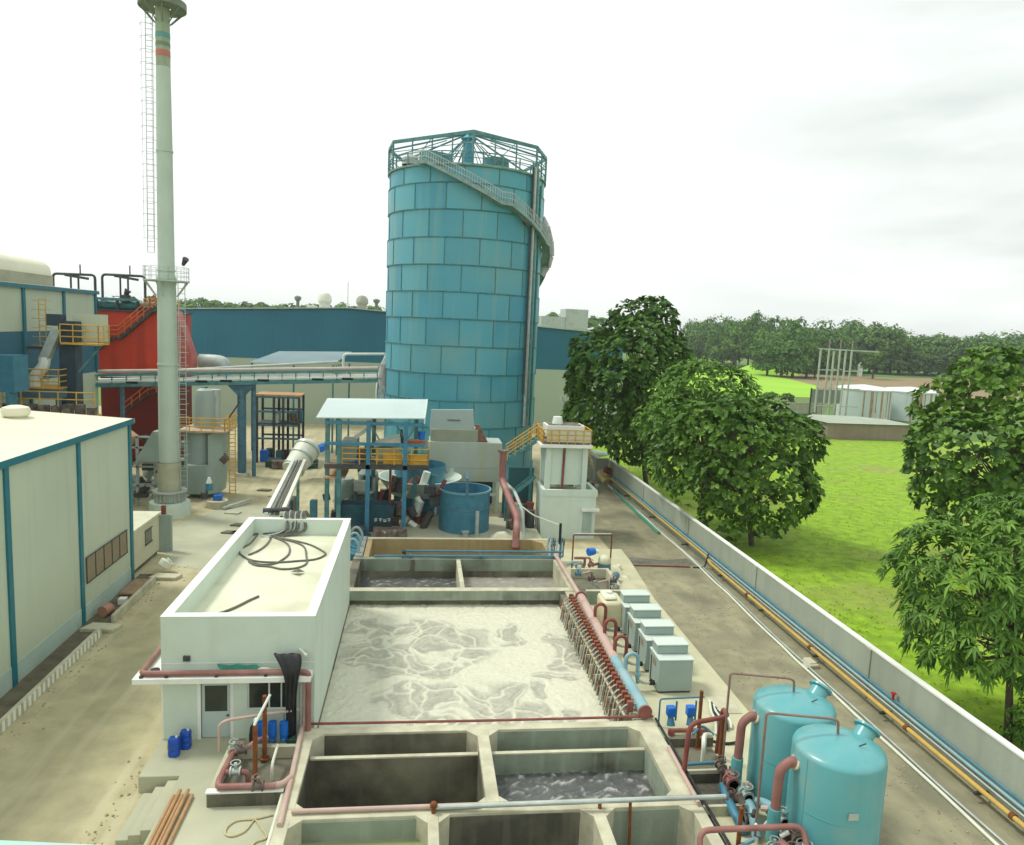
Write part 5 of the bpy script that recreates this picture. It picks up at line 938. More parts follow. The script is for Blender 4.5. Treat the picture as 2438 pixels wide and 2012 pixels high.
for k in range(12):
    x = random.uniform(6.6, 9.2); y = random.uniform(54.5, 61); h = random.uniform(.5, 2.2); tag(MB().cone((x, y, .3), (x+random.uniform(-.4, .4), y, .3+h), random.uniform(.15, .4)).build('pipe_stub', [grime, dark_steel, galv, ox_pipe][k % 4]), 'grimy pipe stub or casing in the dark gap between hopper and white tower', 'pipe', 'pipe stubs in the gap')
# ================================================================== WHITE TOWER BLOCK
t = thing('white_tower_block', (11.5, 56, 0), 'white concrete tower block with yellow railed top platform beside the wall lane', 'building')
MB().box(9.55, 13.75, 54.4, 57.4, 0, 3.35).build('lower_block', white_paint, t)
MB().box(9.5, 13.85, 54.35, 54.65, 3.353, 3.85).box(9.5, 9.8, 54.65, 57.45, 3.353, 3.85).box(13.55, 13.85, 54.65, 57.45, 3.353, 3.85).build('parapet', white_paint, t); MB().box(9.8, 13.55, 54.66, 57.4, 3.353, 3.45).build('roof', roof_screed, t)
for x in (10.05, 12.95): 
    for y in (55.6, 57.9): MB().box(x-.2, x+.2, y-.2, y+.2, 3.3, 7.0).build('column', white_paint, t)
MB().box(9.95, 13.05, 55.65, 57.8, 4.0, 7.0).build('wall', white_paint, t); MB().box(9.3, 13.4, 55.0, 58.6, 7.0, 7.25).build('slab', white_top, t, bevel=.02)
MB().box(9.5, 13.2, 55.2, 58.4, 7.253, 7.4).build('slab', grime, t)
s_ = MB(); railing(s_, [(9.5, 58.4, 7.25), (9.5, 55.1, 7.25), (13.3, 55.1, 7.25), (13.3, 58.4, 7.25), (9.5, 58.4, 7.25)], 1.15, .035, .6, 3); s_.build('railing', yellow, t)
MB().box(9.8, 13.25, 55.13, 55.17, 7.45, 8.4).build('guard_panel', mat('pale_yellow_mesh', (.56, .55, .42), .6, .1, 4, streak=(.58, .42, .16), samt=.8, sscale=5), t)
MB().box(9.9, 12.9, 56.0, 58.0, 7.9, 8.6).build('water_box', white_m, t); MB().box(10.1, 12.7, 56.2, 57.8, 8.603, 8.65).build('opening', grime, t)
MB().cone((10.9, 57, 8.6), (10.9, 57, 9.2), .45, .35).build('hatch', white_m, t)
MB().cone((11.25, 55.55, 3.5), (11.3, 55.55, 6.95), .1, n=8).build('downpipe', ox_pipe, t)
MB().box(12.6, 14.0, 54.1, 54.38, 2.25, 2.45).build('sill', white_top, t); MB().box(12.75, 13.5, 54.36, 54.398, .3, 2.1).build('door', mat('pale_green_door', (.33, .43, .38), .5), t)
# stairs up to the top
t = thing('staircase', (8.3, 57, 0), 'teal steel staircase with yellow handrail climbing to the white tower block', 'staircase')
for dy in (0, .9): MB().beam((7.0, 57+dy, 5.6), (9.4, 57+dy, 7.3), .1, .3).build('stringer', steel_teal, t)
for i in range(9): q = Vector((7.0, 57, 5.6)).lerp(Vector((9.4, 57, 7.3)), i/8); MB().box(q.x-.13, q.x+.13, 57.05, 57.85, q.z, q.z+.05).build('step', steel_teal, t)
for dy in (0, .9): MB().beam((7.2, 56.6+dy, 2.6), (9.3, 56.6+dy, 4.4), .1, .25).build('stringer', steel_teal, t)
s_ = MB(); railing(s_, [(7.0, 56.9, 5.6), (9.4, 56.9, 7.3)], 1.1, .045, .7, 2); railing(s_, [(7.0, 58, 5.6), (9.4, 58, 7.3), (9.4, 58, 7.3)], 1.1, .045, .7, 2); s_.build('railing', yellow, t)
for x in (7.1, 9.0): MB().box(x-.1, x+.1, 57.2, 57.4, 0, 5.6).build('post', steel_teal, t)
MB().box(6.9, 9.4, 58.2, 58.4, 0, 4.8).build('screen', mat('dark_teal_screen', (.03, .12, .13), .6), t)
# yellow pipe stack + debris at far lane end
t = thing('pipe_trestle', (17.5, 77, 0), 'bundle of large tan pipes slanting behind the white tower block', 'pipes')
for k in range(3): a = aty(1400+6*k, 1075+14*k, 80-k); b_ = aty(1450-3*k, 1125+12*k, 76-k*.6); MB().cone(a, b_, .42, n=12).build('tube', mat('cream_tan_pipe', (.58, .45, .22), .5, .1, 1), t)
tag(MB().cone(aty(1440, 1116, 75), aty(1452, 1122, 75), .35).build('motor', ox_pipe), 'brown round motor at the end of the tan pipes', 'motor')
t = thing('white_sheet', tuple(atz(1415, 1080, 3)), 'pale rounded cover lying on top of the tan pipes by the big tree', 'cover')
a = aty(1410, 1080, 80); MB().ball((a.x, a.y, a.z), 1.0, 8, (2.0, 1, .35)).build('cover', mat('bluish_white', (.6, .72, .72), .4), t, bevel=0); a = aty(1435, 1097, 78); MB().ball((a.x, a.y, a.z), .8, 8, (1.7, 1, .35)).build('cover', white_m, t)
t = thing('machinery', (16.5, 72, 0), 'dark pile of pipes and fittings behind the white tower block', 'machinery')
for k in range(9): x = random.uniform(15.3, 18.3); y = random.uniform(70, 74); MB().cone((x, y, .2), (x+random.uniform(-1, 1), y+.5, .3+random.random()*.8), .25).build('machine_part', [grime, dark_steel, galv][k % 3], t)
pipe('pipe', [aty(1335, 945, 76), aty(1345, 968, 76), aty(1368, 968, 76)], .18, white_m, 'white bent nozzle on the right foot of the teal tower')
# ================================================================== AIR HEADER
t = thing('air_header', (9.05, 33, .6), 'long thick pipe beside the foam basin, light blue near end and faded pink beyond', 'pipe')
HXp, HZp, HR = 9.02, 1.42, .25
MB().cone((HXp+.03, 26.1, HZp), (HXp, 30.5, HZp), HR, n=20).build('tube', lblue_pipe, t)
MB().cone((HXp, 30.5, HZp), (HXp+.12, 38.2, HZp), HR, n=20).build('tube', mat('pale_rose_pipe', (.50, .36, .31), .5, .08, .5, dirt=(.30, .15, .12), damt=.5, dscale=.9), t)
MB().cone((HXp+.12, 38.2, HZp), (HXp+.1, 46, HZp-.05), .13, n=12).build('tube', pale_pink, t)
MB().cone((HXp+.12, 38.2, HZp), (HXp+.12, 38.35, HZp), .32, n=16).build('flange', ox_pipe, t)
MB().cone((HXp+.03, 26.0, HZp), (HXp+.03, 26.1, HZp), HR+.02, n=20).build('end_cap', ox_pipe, t)
n = 30
for i in range(n):
    y = 26.5+i*(11.6/(n-1)); sgn = random.uniform(-.04, .04)
    d_ = MB().tube([(HXp-.2, y, HZp+.1), (HXp-.32, y, HZp+.12), (8.35+sgn, y, HZp+.06), (8.15+sgn, y, HZp-.2), (8.0+sgn, y-.05, .2)], .035, 6, .12).build('drop_pipe', mat('dull_beige_hose', (.40, .36, .27), .6, .2, 3) if i % 3 else galv, t)
    MB().box(8.45, 8.68, y-.09, y+.09, HZp-.22, HZp+.22).build('valve', rust if i % 2 else ox_pipe, d_)
MB().tube([(8.38, 26.3, 1.02), (8.3, 38.6, 1.02)], .06, 6).build('rail_pipe', mat('pale_ochre', (.5, .42, .27), .7, .2, 3), t); MB().tube([(8.12, 26.3, .72), (8.1, 38.6, .72)], .05, 6).build('rail_pipe', rust, t)
for i in range(24): y = 26.6+i*.5; MB().box(8.06, 8.26, y, y+.07, -.3, .95).build('bracket', conc_light if i % 2 else conc_dark, t)
def ubend(y, m, lab):
    t = thing('u_bend_pipe', (9.5, y, 1.2), lab, 'pipe', 'u bend pipes between header and blowers')
    pts = [(9.15, y-.05, 1.5)]+[(9.42-.28*math.cos(a), y, 2.0+.3*math.sin(a)) for a in np.linspace(0, math.pi, 9)]+[(9.7, y, 1.3), (9.75, y, .95)]
    MB().tube(pts, .085, 10).build('tube', m, t); MB().tube([(9.72, y, 1.1), (10.0, y, .95), (10.6, y, .95)], .07, 8, .1).build('branch', galv, t); MB().cone((10.35, y, .95), (10.35, y, 1.12), .05).cone((10.28, y, .95), (10.5, y, .95), .11).build('valve', black, t)
    MB().cone((9.72, y-.0, 1.25), (9.72, y, 1.4), .13).build('flange', m, t)
ubend(35.0, ox_pipe, 'farthest red brown arched pipe joining the pink header, beside the cream tank'); ubend(33.0, ox_pipe, 'second red brown arched pipe from the far end of the header'); ubend(31.1, ox_pipe, 'red brown arched pipe next to the blue arched one'); ubend(29.3, lblue_pipe, 'light blue arched pipe joining the near blue end of the header')
# ================================================================== BLOWER CABINETS
def blower():
    t = thing('blower_cabinet', (0, 0, PZ), 'x', 'cabinet', 'grey blower cabinets in a row by the foam basin')
    x0, x1, y0, y1 = -.76, .76, 0, 1.3
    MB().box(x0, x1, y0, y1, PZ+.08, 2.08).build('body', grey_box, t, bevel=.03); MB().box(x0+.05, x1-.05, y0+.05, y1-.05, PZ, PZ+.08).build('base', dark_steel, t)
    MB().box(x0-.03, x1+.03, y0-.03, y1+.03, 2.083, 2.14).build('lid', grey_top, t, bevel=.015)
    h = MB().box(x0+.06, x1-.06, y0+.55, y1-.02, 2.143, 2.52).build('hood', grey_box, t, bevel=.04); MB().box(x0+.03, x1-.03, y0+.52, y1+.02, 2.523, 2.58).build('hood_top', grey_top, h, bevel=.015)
    MB().box(x0-.012, x0+.001, .45, .85, 1.62, 1.92).build('vent', louvre, t); MB().box(x0-.035, x0-.001, 1.0, 1.04, .75, 1.9).build('door_edge', dark_steel, t)
    return t
b0 = blower(); labs = ['nearest grey blower cabinet of the row, beside the blue arched pipe', 'second grey blower cabinet of the row counted from the near end', 'third grey blower cabinet of the row counted from the near end', 'farthest grey blower cabinet of the row, beside the cream tank']
for i, y in enumerate((29.0, 31.0, 33.0, 35.0)):
    o = b0 if i == 0 else copy_tree(b0); o.location = (11.32+.05*i, y, PZ); o['label'] = labs[i]
t = thing('cream_tank', (10.3, 36.5, PZ), 'squat cream plastic tank behind the red brown arched pipes', 'tank')
MB().prism([(9.75, 35.6), (10.9, 35.6), (10.9, 37.2), (9.75, 37.2)], PZ, 2.15).build('body', mat('cream_plastic', (.66, .62, .40), .5, .05, 1), t, bevel=.18); MB().box(9.85, 10.5, 35.8, 37.0, 2.15, 2.35).build('top', white_pl, t, bevel=.1); MB().cone((10.2, 36.4, 2.35), (10.2, 36.4, 2.45), .16).build('cap', white_pl, t)
MB
# sump with pumps behind
t = thing('sump_pit', (10.7, 41, PZ), 'small concrete sump box on the right walkway by the channel', 'pit')
MB().box(9.7, 12.1, 39.3, 39.5, PZ, 1.35).build('wall', conc_green, t); MB().box(9.68, 12.12, 39.28, 39.52, 1.353, 1.4).build('coping', conc_light, t); MB().box(11.9, 12.1, 39.5, 43.5, PZ, 1.25).box(9.7, 12.1, 43.5, 43.7, PZ, 1.25).build('wall', conc_light, t); MB().box(9.7, 11.9, 39.5, 43.5, PZ, .66).build('floor', conc_dark, t)
t = thing('pump_set', (11.3, 44.5, PZ), 'cluster of pumps with blue motor and pink valves by the brown stained tank', 'pump')
MB().cone((10.9, 44.3, 2.1), (11.35, 44.5, 2.1), .26, .22, 14).build('motor', bright_blue, t, bevel=.03); MB().cone((11.38, 44.5, 2.1), (11.6, 44.6, 2.05), .14).build('coupling', white_m, t)
MB().ball((12.0, 44.3, 1.55), .42, 10, (1, 1, .9)).build('filter_ball', mat('cream_ball', (.62, .62, .43), .5), t); MB().cone((12.0, 44.3, 1.0), (12.0, 44.3, 1.4), .44, .38, 16).build('filter_base', blue_steel, t)
for k in range(16):
    x = random.uniform(9.6, 12); y = random.uniform(40.5, 46.2); z = random.uniform(.8, 1.6); a = random.choice(((1, 0, 0), (0, 1, 0), (1, .6, 0)))
    if k % 3 == 0: valve(t, (x, y, z), a, .1, [grime, pink_pipe, galv, blue_pipe][k % 4])
    else: MB().tube([(x, y, z), (x+a[0]*.7, y+a[1]*.7, z), (x+a[0]*.7, y+a[1]*.7, z-.5)], random.uniform(.05, .1), 8, .15).build('pipe', [pale_pink, pink_pipe, galv, lblue_pipe][k % 4], t)
MB().cone((12.2, 42.6, .9), (12.55, 43.4, .9), .24).build('motor', blue_steel, t); MB().cone((11.9, 42.0, .95), (12.15, 42.5, .95), .2).build('pump_casing', white_pl, t)
t = thing('pipe_gantry', (11.4, 45.3, PZ), 'thin rusty goal shaped pipe frame standing over the pumps', 'frame')
MB().tube([(10.1, 45.25, PZ), (10.1, 45.25, 2.95), (12.65, 45.3, 2.95), (12.65, 45.3, PZ)], .05, 8, .08).build('tube', rust, t); MB().cone((10.15, 45.25, 3.02), (12.6, 45.3, 3.02), .05).build('cross_pipe', galv, t)
tag(MB().cone((9.5, 46.5, PZ), (9.46, 46.5, 3.35), .09).build('post', black), 'black upright post by the corner of the brown stained tank', 'post')
t = thing('hose_bundle', (8.8, 47, 1.1), 'tangle of blue and white hoses at the corner of the brown stained tank', 'hoses')
for k in range(8):
    x = 8.6+.15*k; MB().tube(smooth([(x, 46.1, 1.2), (x+.1, 46.6, 2.0+.3*random.random()), (x+.3, 47.3, 1.9), (x+.2+.3*random.random(), 48.3, 1.2)]), .05, 6).build('hose', [lblue_pipe, white_pl, blue_pipe, hose_m][k % 4], t)
mb = MB()
for i in range(8): mb.ball((13.2+random.uniform(-.2, .6), 43+i*.5, PZ-.15), random.uniform(.2, .35), 6, (1, 1.2, .6))
tag(mb.build('sandbags', mat('pale_sacks', (.62, .6, .45), .8, .1, 2), sharp=80), 'row of pale sacks along the edge of the right walkway', 'sacks')
# ================================================================== FILTER VESSELS
def vessel():
    t = thing('filter_vessel', (0, 0, .3), 'x', 'tank', 'teal filter vessels by the right walkway'); r = 1.31
    MB().lathe((0, 0, 0), [(r, .7), (r, 3.95), (r-.03, 4.03), (r*.9, 4.10), (r*.65, 4.22), (r*.3, 4.3), (.01, 4.32)], 56).build('shell', teal_tank, t, sharp=50)
    MB().lathe((0, 0, 0), [(r, .7), (r*.9, .5), (.01, .4)], 40).build('bottom', teal_tank, t)
    for a in (45, 135, 225, 315): MB().box(r*.8*math.cos(R(a))-.08, r*.8*math.cos(R(a))+.08, r*.8*math.sin(R(a))-.08, r*.8*math.sin(R(a))+.08, .3, .9).build('leg', teal_tank, t)
    MB().lathe((0, 0, 0), [(r+.003, 2.35), (r+.008, 2.36), (r+.008, 2.38), (r+.003, 2.39)], 56).build('weld', teal_tank, t)
    for a in (200, 320): MB().box(1.305*math.cos(R(a))-.012, 1.305*math.cos(R(a))+.012, 1.312*math.sin(R(a))-.012, 1.312*math.sin(R(a))+.012, .7, 3.95).build('weld', teal_tank, t)
    MB().box(-.35, -.05, -1.325, -1.300, 2.6, 2.8).build('name_plate', galv, t)
    m_ = MB().cone((.93, .40, 3.95), (1.22, .56, 4.24), .30, n=24).build('manhole', teal_tank, t); MB().cone((1.215, .557, 4.24), (1.26, .582, 4.29), .40, n=24).build('cover', teal_tank, m_)
    MB().tube([(.08, .25, 4.28), (.05, .25, 4.72), (-.15, .27, 4.78), (-2.1, .55, 4.86), (-2.1, .55, .8)], .04, 8, .12).build('vent_pipe', mat('dull_brown_pipe', (.24, .15, .12), .5, .15, 2), t)
    MB().tube([(-1.25, .05, 3.55), (-1.45, .05, 3.6), (-1.78, .05, 3.35), (-1.82, .05, 1.2)], .145, 12, .3).build('inlet_pipe', pink_pipe, t); MB().cone((-1.34, .05, 3.58), (-1.28, .05, 3.56), .24, n=16).build('flange', beige, t)
    MB().tube([(.35, -.35, 4.24), (.5, -.5, 4.42)], .02, 6).build('lifting_lug', dark_steel, t)
    MB().cone((-1.82, .05, 1.1), (-1.82, .05, 2.1), .19, n=14).build('lower_pipe', teal_tank, t)
    MB().cone((1.0, -1.1, .95), (1.35, -1.35, .95), .3, n=20).build('hand_hole', teal_tank, t)
    return t
v0 = vessel(); v1 = copy_tree(v0); v0.location = (12.72, 19.15, .3); v0['label'] = 'nearer teal filter vessel with a pink inlet pipe on its left'
v1.location = (12.80, 21.95, .18); v1['label'] = 'farther teal filter vessel, partly hidden behind the nearer one'
for v in (v0, v1):
    for c in [x for x in bpy.data.objects if x.parent == v]: pass
t = thing('valve_manifold', (10.9, 21, PZ), 'tangle of pink and blue pipes with grimy valves left of the teal vessels', 'pipes')
MB().tube([(10.95, 22.0, 1.15), (10.9, 21.2, 1.2), (10.8, 20.3, 1.2), (10.75, 19.8, .7)], .16, 12, .3).build('tube', lblue_pipe, t)
MB().tube([(11.0, 21.0, 1.0), (11.35, 20.9, 1.1), (11.5, 20.3, 1.3), (11.5, 19.6, 1.0), (11.4, 19.2, .6)], .16, 12, .3).build('tube', lblue_pipe, t)
MB().tube([(10.6, 22.1, .9), (10.4, 20.9, .9), (10.45, 20.0, .7)], .15, 12, .3).build('tube', blue_pipe, t)
MB().tube([(10.7, 22.9, 1.2), (10.75, 22.2, 1.3), (10.9, 21.8, 1.3)], .12, 10, .2).build('tube', pink_pipe, t)
MB().tube([(10.5, 18.8, 1.1), (10.7, 18.0, 1.1), (11.1, 17.2, 1.1), (11.2, 16, 1.1)], .12, 10, .2).build('tube', pale_pink, t); MB().tube([(11.0, 18.9, 1.2), (11.3, 18.0, 1.2), (11.5, 17.0, 1.1), (11.8, 16, .9)], .13, 10, .2).build('tube', pink_pipe, t)
MB().tube([(9.8, 15, .8), (9.9, 19.3, .8), (10.6, 19.6, .8)], .07, 8, .2).build('tube', lblue_pipe, t)
for k, (x, y, z, ax) in enumerate(((10.6, 22.4, 1.4, (0, 1, 0)), (10.9, 22.1, 1.0, (0, 1, .2)), (10.65, 21.6, 1.35, (0, 1, 0)), (10.5, 21.3, .95, (1, 0, 0)), (10.85, 20.9, 1.35, (0, 1, 0)), (10.7, 20.4, .9, (1, 0, 0)), (11.35, 19.5, 1.5, (0, 1, 0)), (11.2, 19.1, 1.1, (1, 0, 0)), (11.45, 18.8, 1.35, (0, 1, 0)), (10.6, 18.5, 1.3, (0, 1, 0)), (10.9, 18.0, 1.45, (1, .5, 0)), (11.35, 18.2, 1.35, (0, 1, 0)), (10.6, 17.5, 1.2, (1, 0, 0)), (11.0, 17.3, 1.5, (0, 1, 0)), (11.5, 17.2, 1.3, (0, 1, 0)), (10.75, 16.6, 1.2, (1, 0, 0)))):
    valve(t, (x, y, z), ax, .1+.03*(k % 3), [grime, galv, pink_pipe, grime, bag_grey][k % 5])
for k in range(26):
    x = random.uniform(10.4, 11.6); y = random.uniform(16.2, 22.8); z = random.uniform(.8, 1.4); MB().cone((x, y, z), (x+random.uniform(-.25, .25), y+random.uniform(-.25, .25), z+random.uniform(-.1, .3)), random.uniform(.06, .13), n=9).build('fitting', [grime, pale_pink, galv, white_m, dark_steel][k % 5], t)
# right walkway loops, posts, pits
for (pts, r, m, lab) in (([(9.35, 22.55, 1.0), (9.42, 22.5, 2.95), (10.95, 22.9, 2.95), (11.2, 23.9, 2.7), (11.25, 24.2, .8)], .085, ox_pipe, 'red brown pipe loop standing over the right valve pit'),
                         ([(8.25, 17.8, .9), (8.25, 18.5, 2.0), (11.45, 18.5, 2.0), (11.3, 17.6, .9)], .085, pink_pipe, 'pinkish pipe loop nearest the bottom edge of the picture')):
    pipe('pipe_loop', pts, r, m, lab, 'upright pipe loops on the right walkway', bend=.35, n=12)
for x, y, z0, z1, lab in ((10.74, 24.8, PZ, 2.9, 'far rusty post on the right walkway near the blue dosing pumps'), (10.8, 22.95, PZ, 2.95, 'rusty post standing inside the red brown pipe loop'), (9.95, 19.4, PZ, 2.0, 'short rusty post before the pinkish pipe loop')):
    t = thing('post', (x, y, z0), lab, 'post', 'rusty posts on the right walkway'); MB().cone((x, y, z0), (x, y, z1), .07, n=10).build('tube', rust, t); MB().cone((x, y, z0), (x, y, z0+.05), .16).build('base_plate', rust, t)
t = thing('valve_pit', (10.2, 23.5, PZ), 'concrete valve pit on the right walkway beside the deep tanks', 'pit')
MB().box(9.5, 11.4, 24.9, 25.05, PZ, .95).build('wall', conc_dark, t); MB().box(9.5, 11.3, 22.9, 23.05, PZ, .92).box(9.5, 11.2, 21.0, 21.12, PZ, .92).build('wall', conc_light, t); MB().box(9.48, 11.32, 22.7, 22.9, PZ, .95).build('wall', conc_dark, t)
MB().box(9.5, 11.3, 23.06, 24.89, PZ, .63).box(9.5, 11.2, 21.13, 22.69, PZ, .63).build('floor', conc_dark, t); MB().cone((9.6, 23.2, 1.0), (11.2, 23.3, 1.0), .06).build('pipe', blue_pipe, t)
MB().tube([(10.6, 23.9, .65), (10.6, 23.9, 1.3), (10.75, 24.3, 1.45), (11.1, 24.5, 1.3)], .09, 8, .2).build('pipe', white_pl, t); MB().tube([(10.45, 24.6, 1.3), (10.9, 24.9, 1.5), (11.3, 24.7, 1.2)], .05, 8, .2).build('pipe', blue_pipe, t)
t = thing('pump_set', (10.5, 26.2, PZ), 'two blue dosing pumps on a brown skid at the right walkway', 'pump')
for x in (10.15, 10.95):
    b = MB().box(x-.17, x+.17, 26.05, 26.35, 1.15, 1.55).build('motor', bright_blue, t, bevel=.05); MB().cone((x, 26.1, .8), (x, 26.2, 1.15), .17, .1).build('pump_head', blue_pipe, b)
    MB().cone((x+.25, 26.3, .9), (x+.25, 26.3, 1.7), .04).build('tube', blue_pipe, t)
MB().tube([(9.95, 25.75, .8), (11.5, 25.7, .8)], .08).build('skid', ox_pipe, t); MB().cone((10.05, 25.75, .62), (10.05, 25.75, .8), .13).build('foot', ox_pipe, t); MB().cone((11.2, 25.75, .62), (11.2, 25.75, .8), .13).build('foot', ox_pipe, t)
MB().tube([(9.75, 26.4, .6), (9.75, 26.4, 1.75), (11.6, 26.5, 1.75)], .035, 8, .1).build('tube', blue_pipe, t)
t = thing('hose_bundle', (12.3, 27, PZ), 'black and white hoses lying on the right walkway behind the dosing pumps', 'hoses')
for k in range(5): MB().tube(smooth([(11.8+.2*k, 25.6+.1*k, .68), (12.1+.15*k, 26.4, .78), (12.3+.1*k, 27.3, .68), (12.6, 28.2-.2*k, .68)]), .05, 6).build('hose', black if k % 2 else white_pl, t)
tag(MB().tube(smooth([(11.3, 25.3, .66), (11.9, 25.0, .66), (12.5, 25.1, .66), (12.7, 25.5, .66)]), .05, 6).build('hose', black), 'single black hose curled on the walkway behind the far teal vessel', 'hose')
mb = MB().box(12.5, 13.6, 27.2, 28.6, PZ+.002, PZ+.03); tag(mb.build('cover_plate', conc_light), 'flat pale cover plate on the edge of the right walkway', 'plate')
pipe('cable', [(9.6, 27.8, PZ+.02), (9.7, 22.5, PZ+.02), (9.62, 13, PZ+.02)], .035, black, 'black cable lying along the foot of the tank wall on the right walkway')
# ledge under the camera (picture's lower left corner)
a = atz(-40, 2043, 13.5); b_ = atz(255, 2057, 13.5); dd = (b_-a).normalized()
tag(MB().beam(a-dd*.3, b_+dd*.1, .16, .06).build('handrail', mat('aqua_paint', (.36, .62, .55), .4)), 'aqua painted handrail end at the lower left corner of the picture', 'handrail')
# ================================================================== FIELD FARM
def F2(x, y, z=0): return atz(1640+x/3.006, 720+y/3.006, z)
t = thing('farm_shed', tuple(F2(1260, 970)), 'low grey gabled shed with brown wall in the green field', 'shed')
a, b_ = F2(985, 975), F2(1535, 980); yb = a.y; h = 2.7
MB().box(a.x, b_.x, yb, yb+7, 0, h).build('wall', mat('brownish_block_wall', (.27, .22, .17), .85, .1, .5, streak=(.2, .17, .13), samt=.6), t)
MB().hull([(a.x-.3, yb-.5, h), (b_.x+.5, yb-.5, h), (b_.x+.5, yb+7.5, h), (a.x-.3, yb+7.5, h)], [(a.x-.2, yb+2.2, h+.15), (b_.x-.5, yb+2.2, h+.12), (a.x+9, yb+6, h+.55), (a.x+.5, yb+6, h+.7)]).build('roof', mat('grey_green_sheet', (.33, .38, .30), .7, .1, .5), t)
for x0, x1, yb_, yt, lab in ((1070, 1385, 850, 632, 'left white rust streaked storage tank in the field'), (1405, 1718, 850, 648, 'right white rust streaked storage tank in the field')):
    c0, c1 = F2(x0, yb_), F2(x1, yb_); r = (c1-c0).length/2; c = (c0+c1)/2; r *= .95; c = c*(1+r*.9/c.length); zt_ = aty(1640+(x0+x1)/2/3.006, 720+yt/3.006, c.y-r).z
    t = thing('storage_tank', (c.x, c.y, 0), lab, 'tank', 'white storage tanks in the field')
    MB().lathe((c.x, c.y, 0), [(r, 0), (r, zt_)], 40).build('shell', mat('rust_streaked_white', (.56, .64, .62), .5, .06, .2, streak=(.38, .22, .12), samt=1, sscale=.95), t)
    for k, (a_, w2, h2) in enumerate(((238, 3, .0), (252, 6, .0), (263, 2, .3), (275, 5, .0), (291, 3, .15), (301, 6, 0))): MB().lathe((c.x, c.y, 0), [(r+.02, h2*zt_), (r+.02, zt_-.12)], 4, a_, a_+w2).build('rust_streak', mat('rust_stain', (.40, .27, .17), .8, .25, 1, streak=(.55, .55, .48), samt=.6, sscale=2), t)
    MB().lathe((c.x, c.y, zt_), [(r+.1, -.1), (r+.12, .15), (r*.8, .5), (.01, 1.0)], 40).build('roof', white_m, t)
t = thing('power_pole_frame', tuple(F2(1030, 880)), 'tall pale lattice pole structure beside the white storage tanks', 'pole')
pa = [(945, 335, 1000, 870), (1005, 335, 1040, 860), (1040, 350, 1020, 830), (1085, 335, 1100, 820), (1125, 345, 1130, 800), (1168, 345, 1160, 800)]
base = F2(1000, 870); Yp = base.y; tops = []
for i, (xt, yt, xb, yb_) in enumerate(pa):
    q = aty(1640+xt/3.006, 720+yt/3.006, Yp+(i % 2)*4); xq = q.x; tops.append(q); w_ = .28
    MB().box(xq-w_/2, xq+w_/2, q.y-.14, q.y+.14, 0, q.z).build('pole', mat('weathered_pole', (.42, .46, .37), .8, .12, 1), t)
MB().beam(tops[0]+Vector((-.4, 0, .1)), tops[-1]+Vector((3.2, -4, 0)), .2, .25).build('cross_arm', galv, t); 
for k in (4, 7.5, 11):
    MB().beam(tops[0]-Vector((0, 0, k)), tops[1]-Vector((0, 4, k)), .15, .2).build('cross_arm', galv, t); MB().beam(tops[-2]-Vector((0, 0, k)), tops[-1]-Vector((0, 4, k)), .15, .2).build('cross_arm', galv, t)
for i in (1, 3, 5): MB().cone(tops[i], tops[i]+Vector((0, 0, 2)), .12, n=5).build('insulator', mat('dull_pink', (.35, .27, .24), .6), t)
t = thing('concrete_wall', tuple(F2(800, 800)), 'low grey yard wall left of the pole structure in the field', 'wall')
a, b_ = F2(700, 815), F2(990, 830); MB().box(a.x, b_.x, a.y, a.y+.3, 0, 3.0).build('wall_panel', conc, t); a, b_ = F2(805, 830), F2(985, 830); MB().box(a.x, b_.x, a.y-3, a.y-2.7, 3.6, 6.4).build('panel', mat('dim_grey_sheet', (.25, .27, .23), .7), t)
for k in range(5): q = a.lerp(b_, k/4); MB().box(q.x-.12, q.x+.12, q.y-3, q.y-2.8, 0, 6.6).build('post', dark_steel, t)
t = thing('tractor', tuple(F2(700, 880)), 'small white and blue vehicle parked among bushes in the field', 'vehicle')
c = F2(700, 885)
MB().hull([(c.x-2.2, c.y, .5), (c.x, c.y, .5), (c.x, c.y+2, .5), (c.x-2.2, c.y+2, .5)], [(c.x-2.2, c.y, 4.6), (c.x-1.4, c.y, 4.2), (c.x-1.4, c.y+2, 4.2), (c.x-2.2, c.y+2, 4.6)]).build('cab', white_m, t, bevel=.1)
MB().hull([(c.x-1.55, c.y-.03, 1.6), (c.x-.5, c.y-.03, 1.3), (c.x-.5, c.y, 1.3), (c.x-1.55, c.y, 1.6)], [(c.x-1.75, c.y-.03, 3.6), (c.x-1.35, c.y-.03, 3.3), (c.x-1.35, c.y, 3.3), (c.x-1.75, c.y, 3.6)]).build('windscreen', dark_gl, t)
MB().box(c.x+.05, c.x+2.8, c.y-.1, c.y+1.9, 1.0, 2.6).build('hood', blue_pipe, t, bevel=.25)
for dx in (-1.4, 2.0): MB().cone((c.x+dx, c.y-.35, .65), (c.x+dx, c.y-.1, .65), .65, n=16).build('wheel', black, t)
for (x, y, lab) in ((838, 852, 'dark drum standing near the small vehicle in the field'),): q = F2(x, y); tag(MB().lathe((q.x, q.y, 0), [(.8, 0), (.8, 1.5), (.01, 1.55)], 10).build('drum', black), lab, 'drum')
q = F2(1220, 530); tag(MB().lathe((q.x, q.y, 0), [(1.2, 0), (1.2, 5.5), (.01, 7)], 10).build('marker_post', white_m), 'small white marker at the edge of the brown field', 'marker')
q = F2(1925, 520); tt = aty(1640+1925/3.006, 720+345/3.006, q.y)
tag(MB().cone((q.x, q.y, 0), (q.x, q.y, tt.z), .7, .45, n=6).build('utility_pole', galv), 'lone pale utility pole before the distant trees', 'pole')
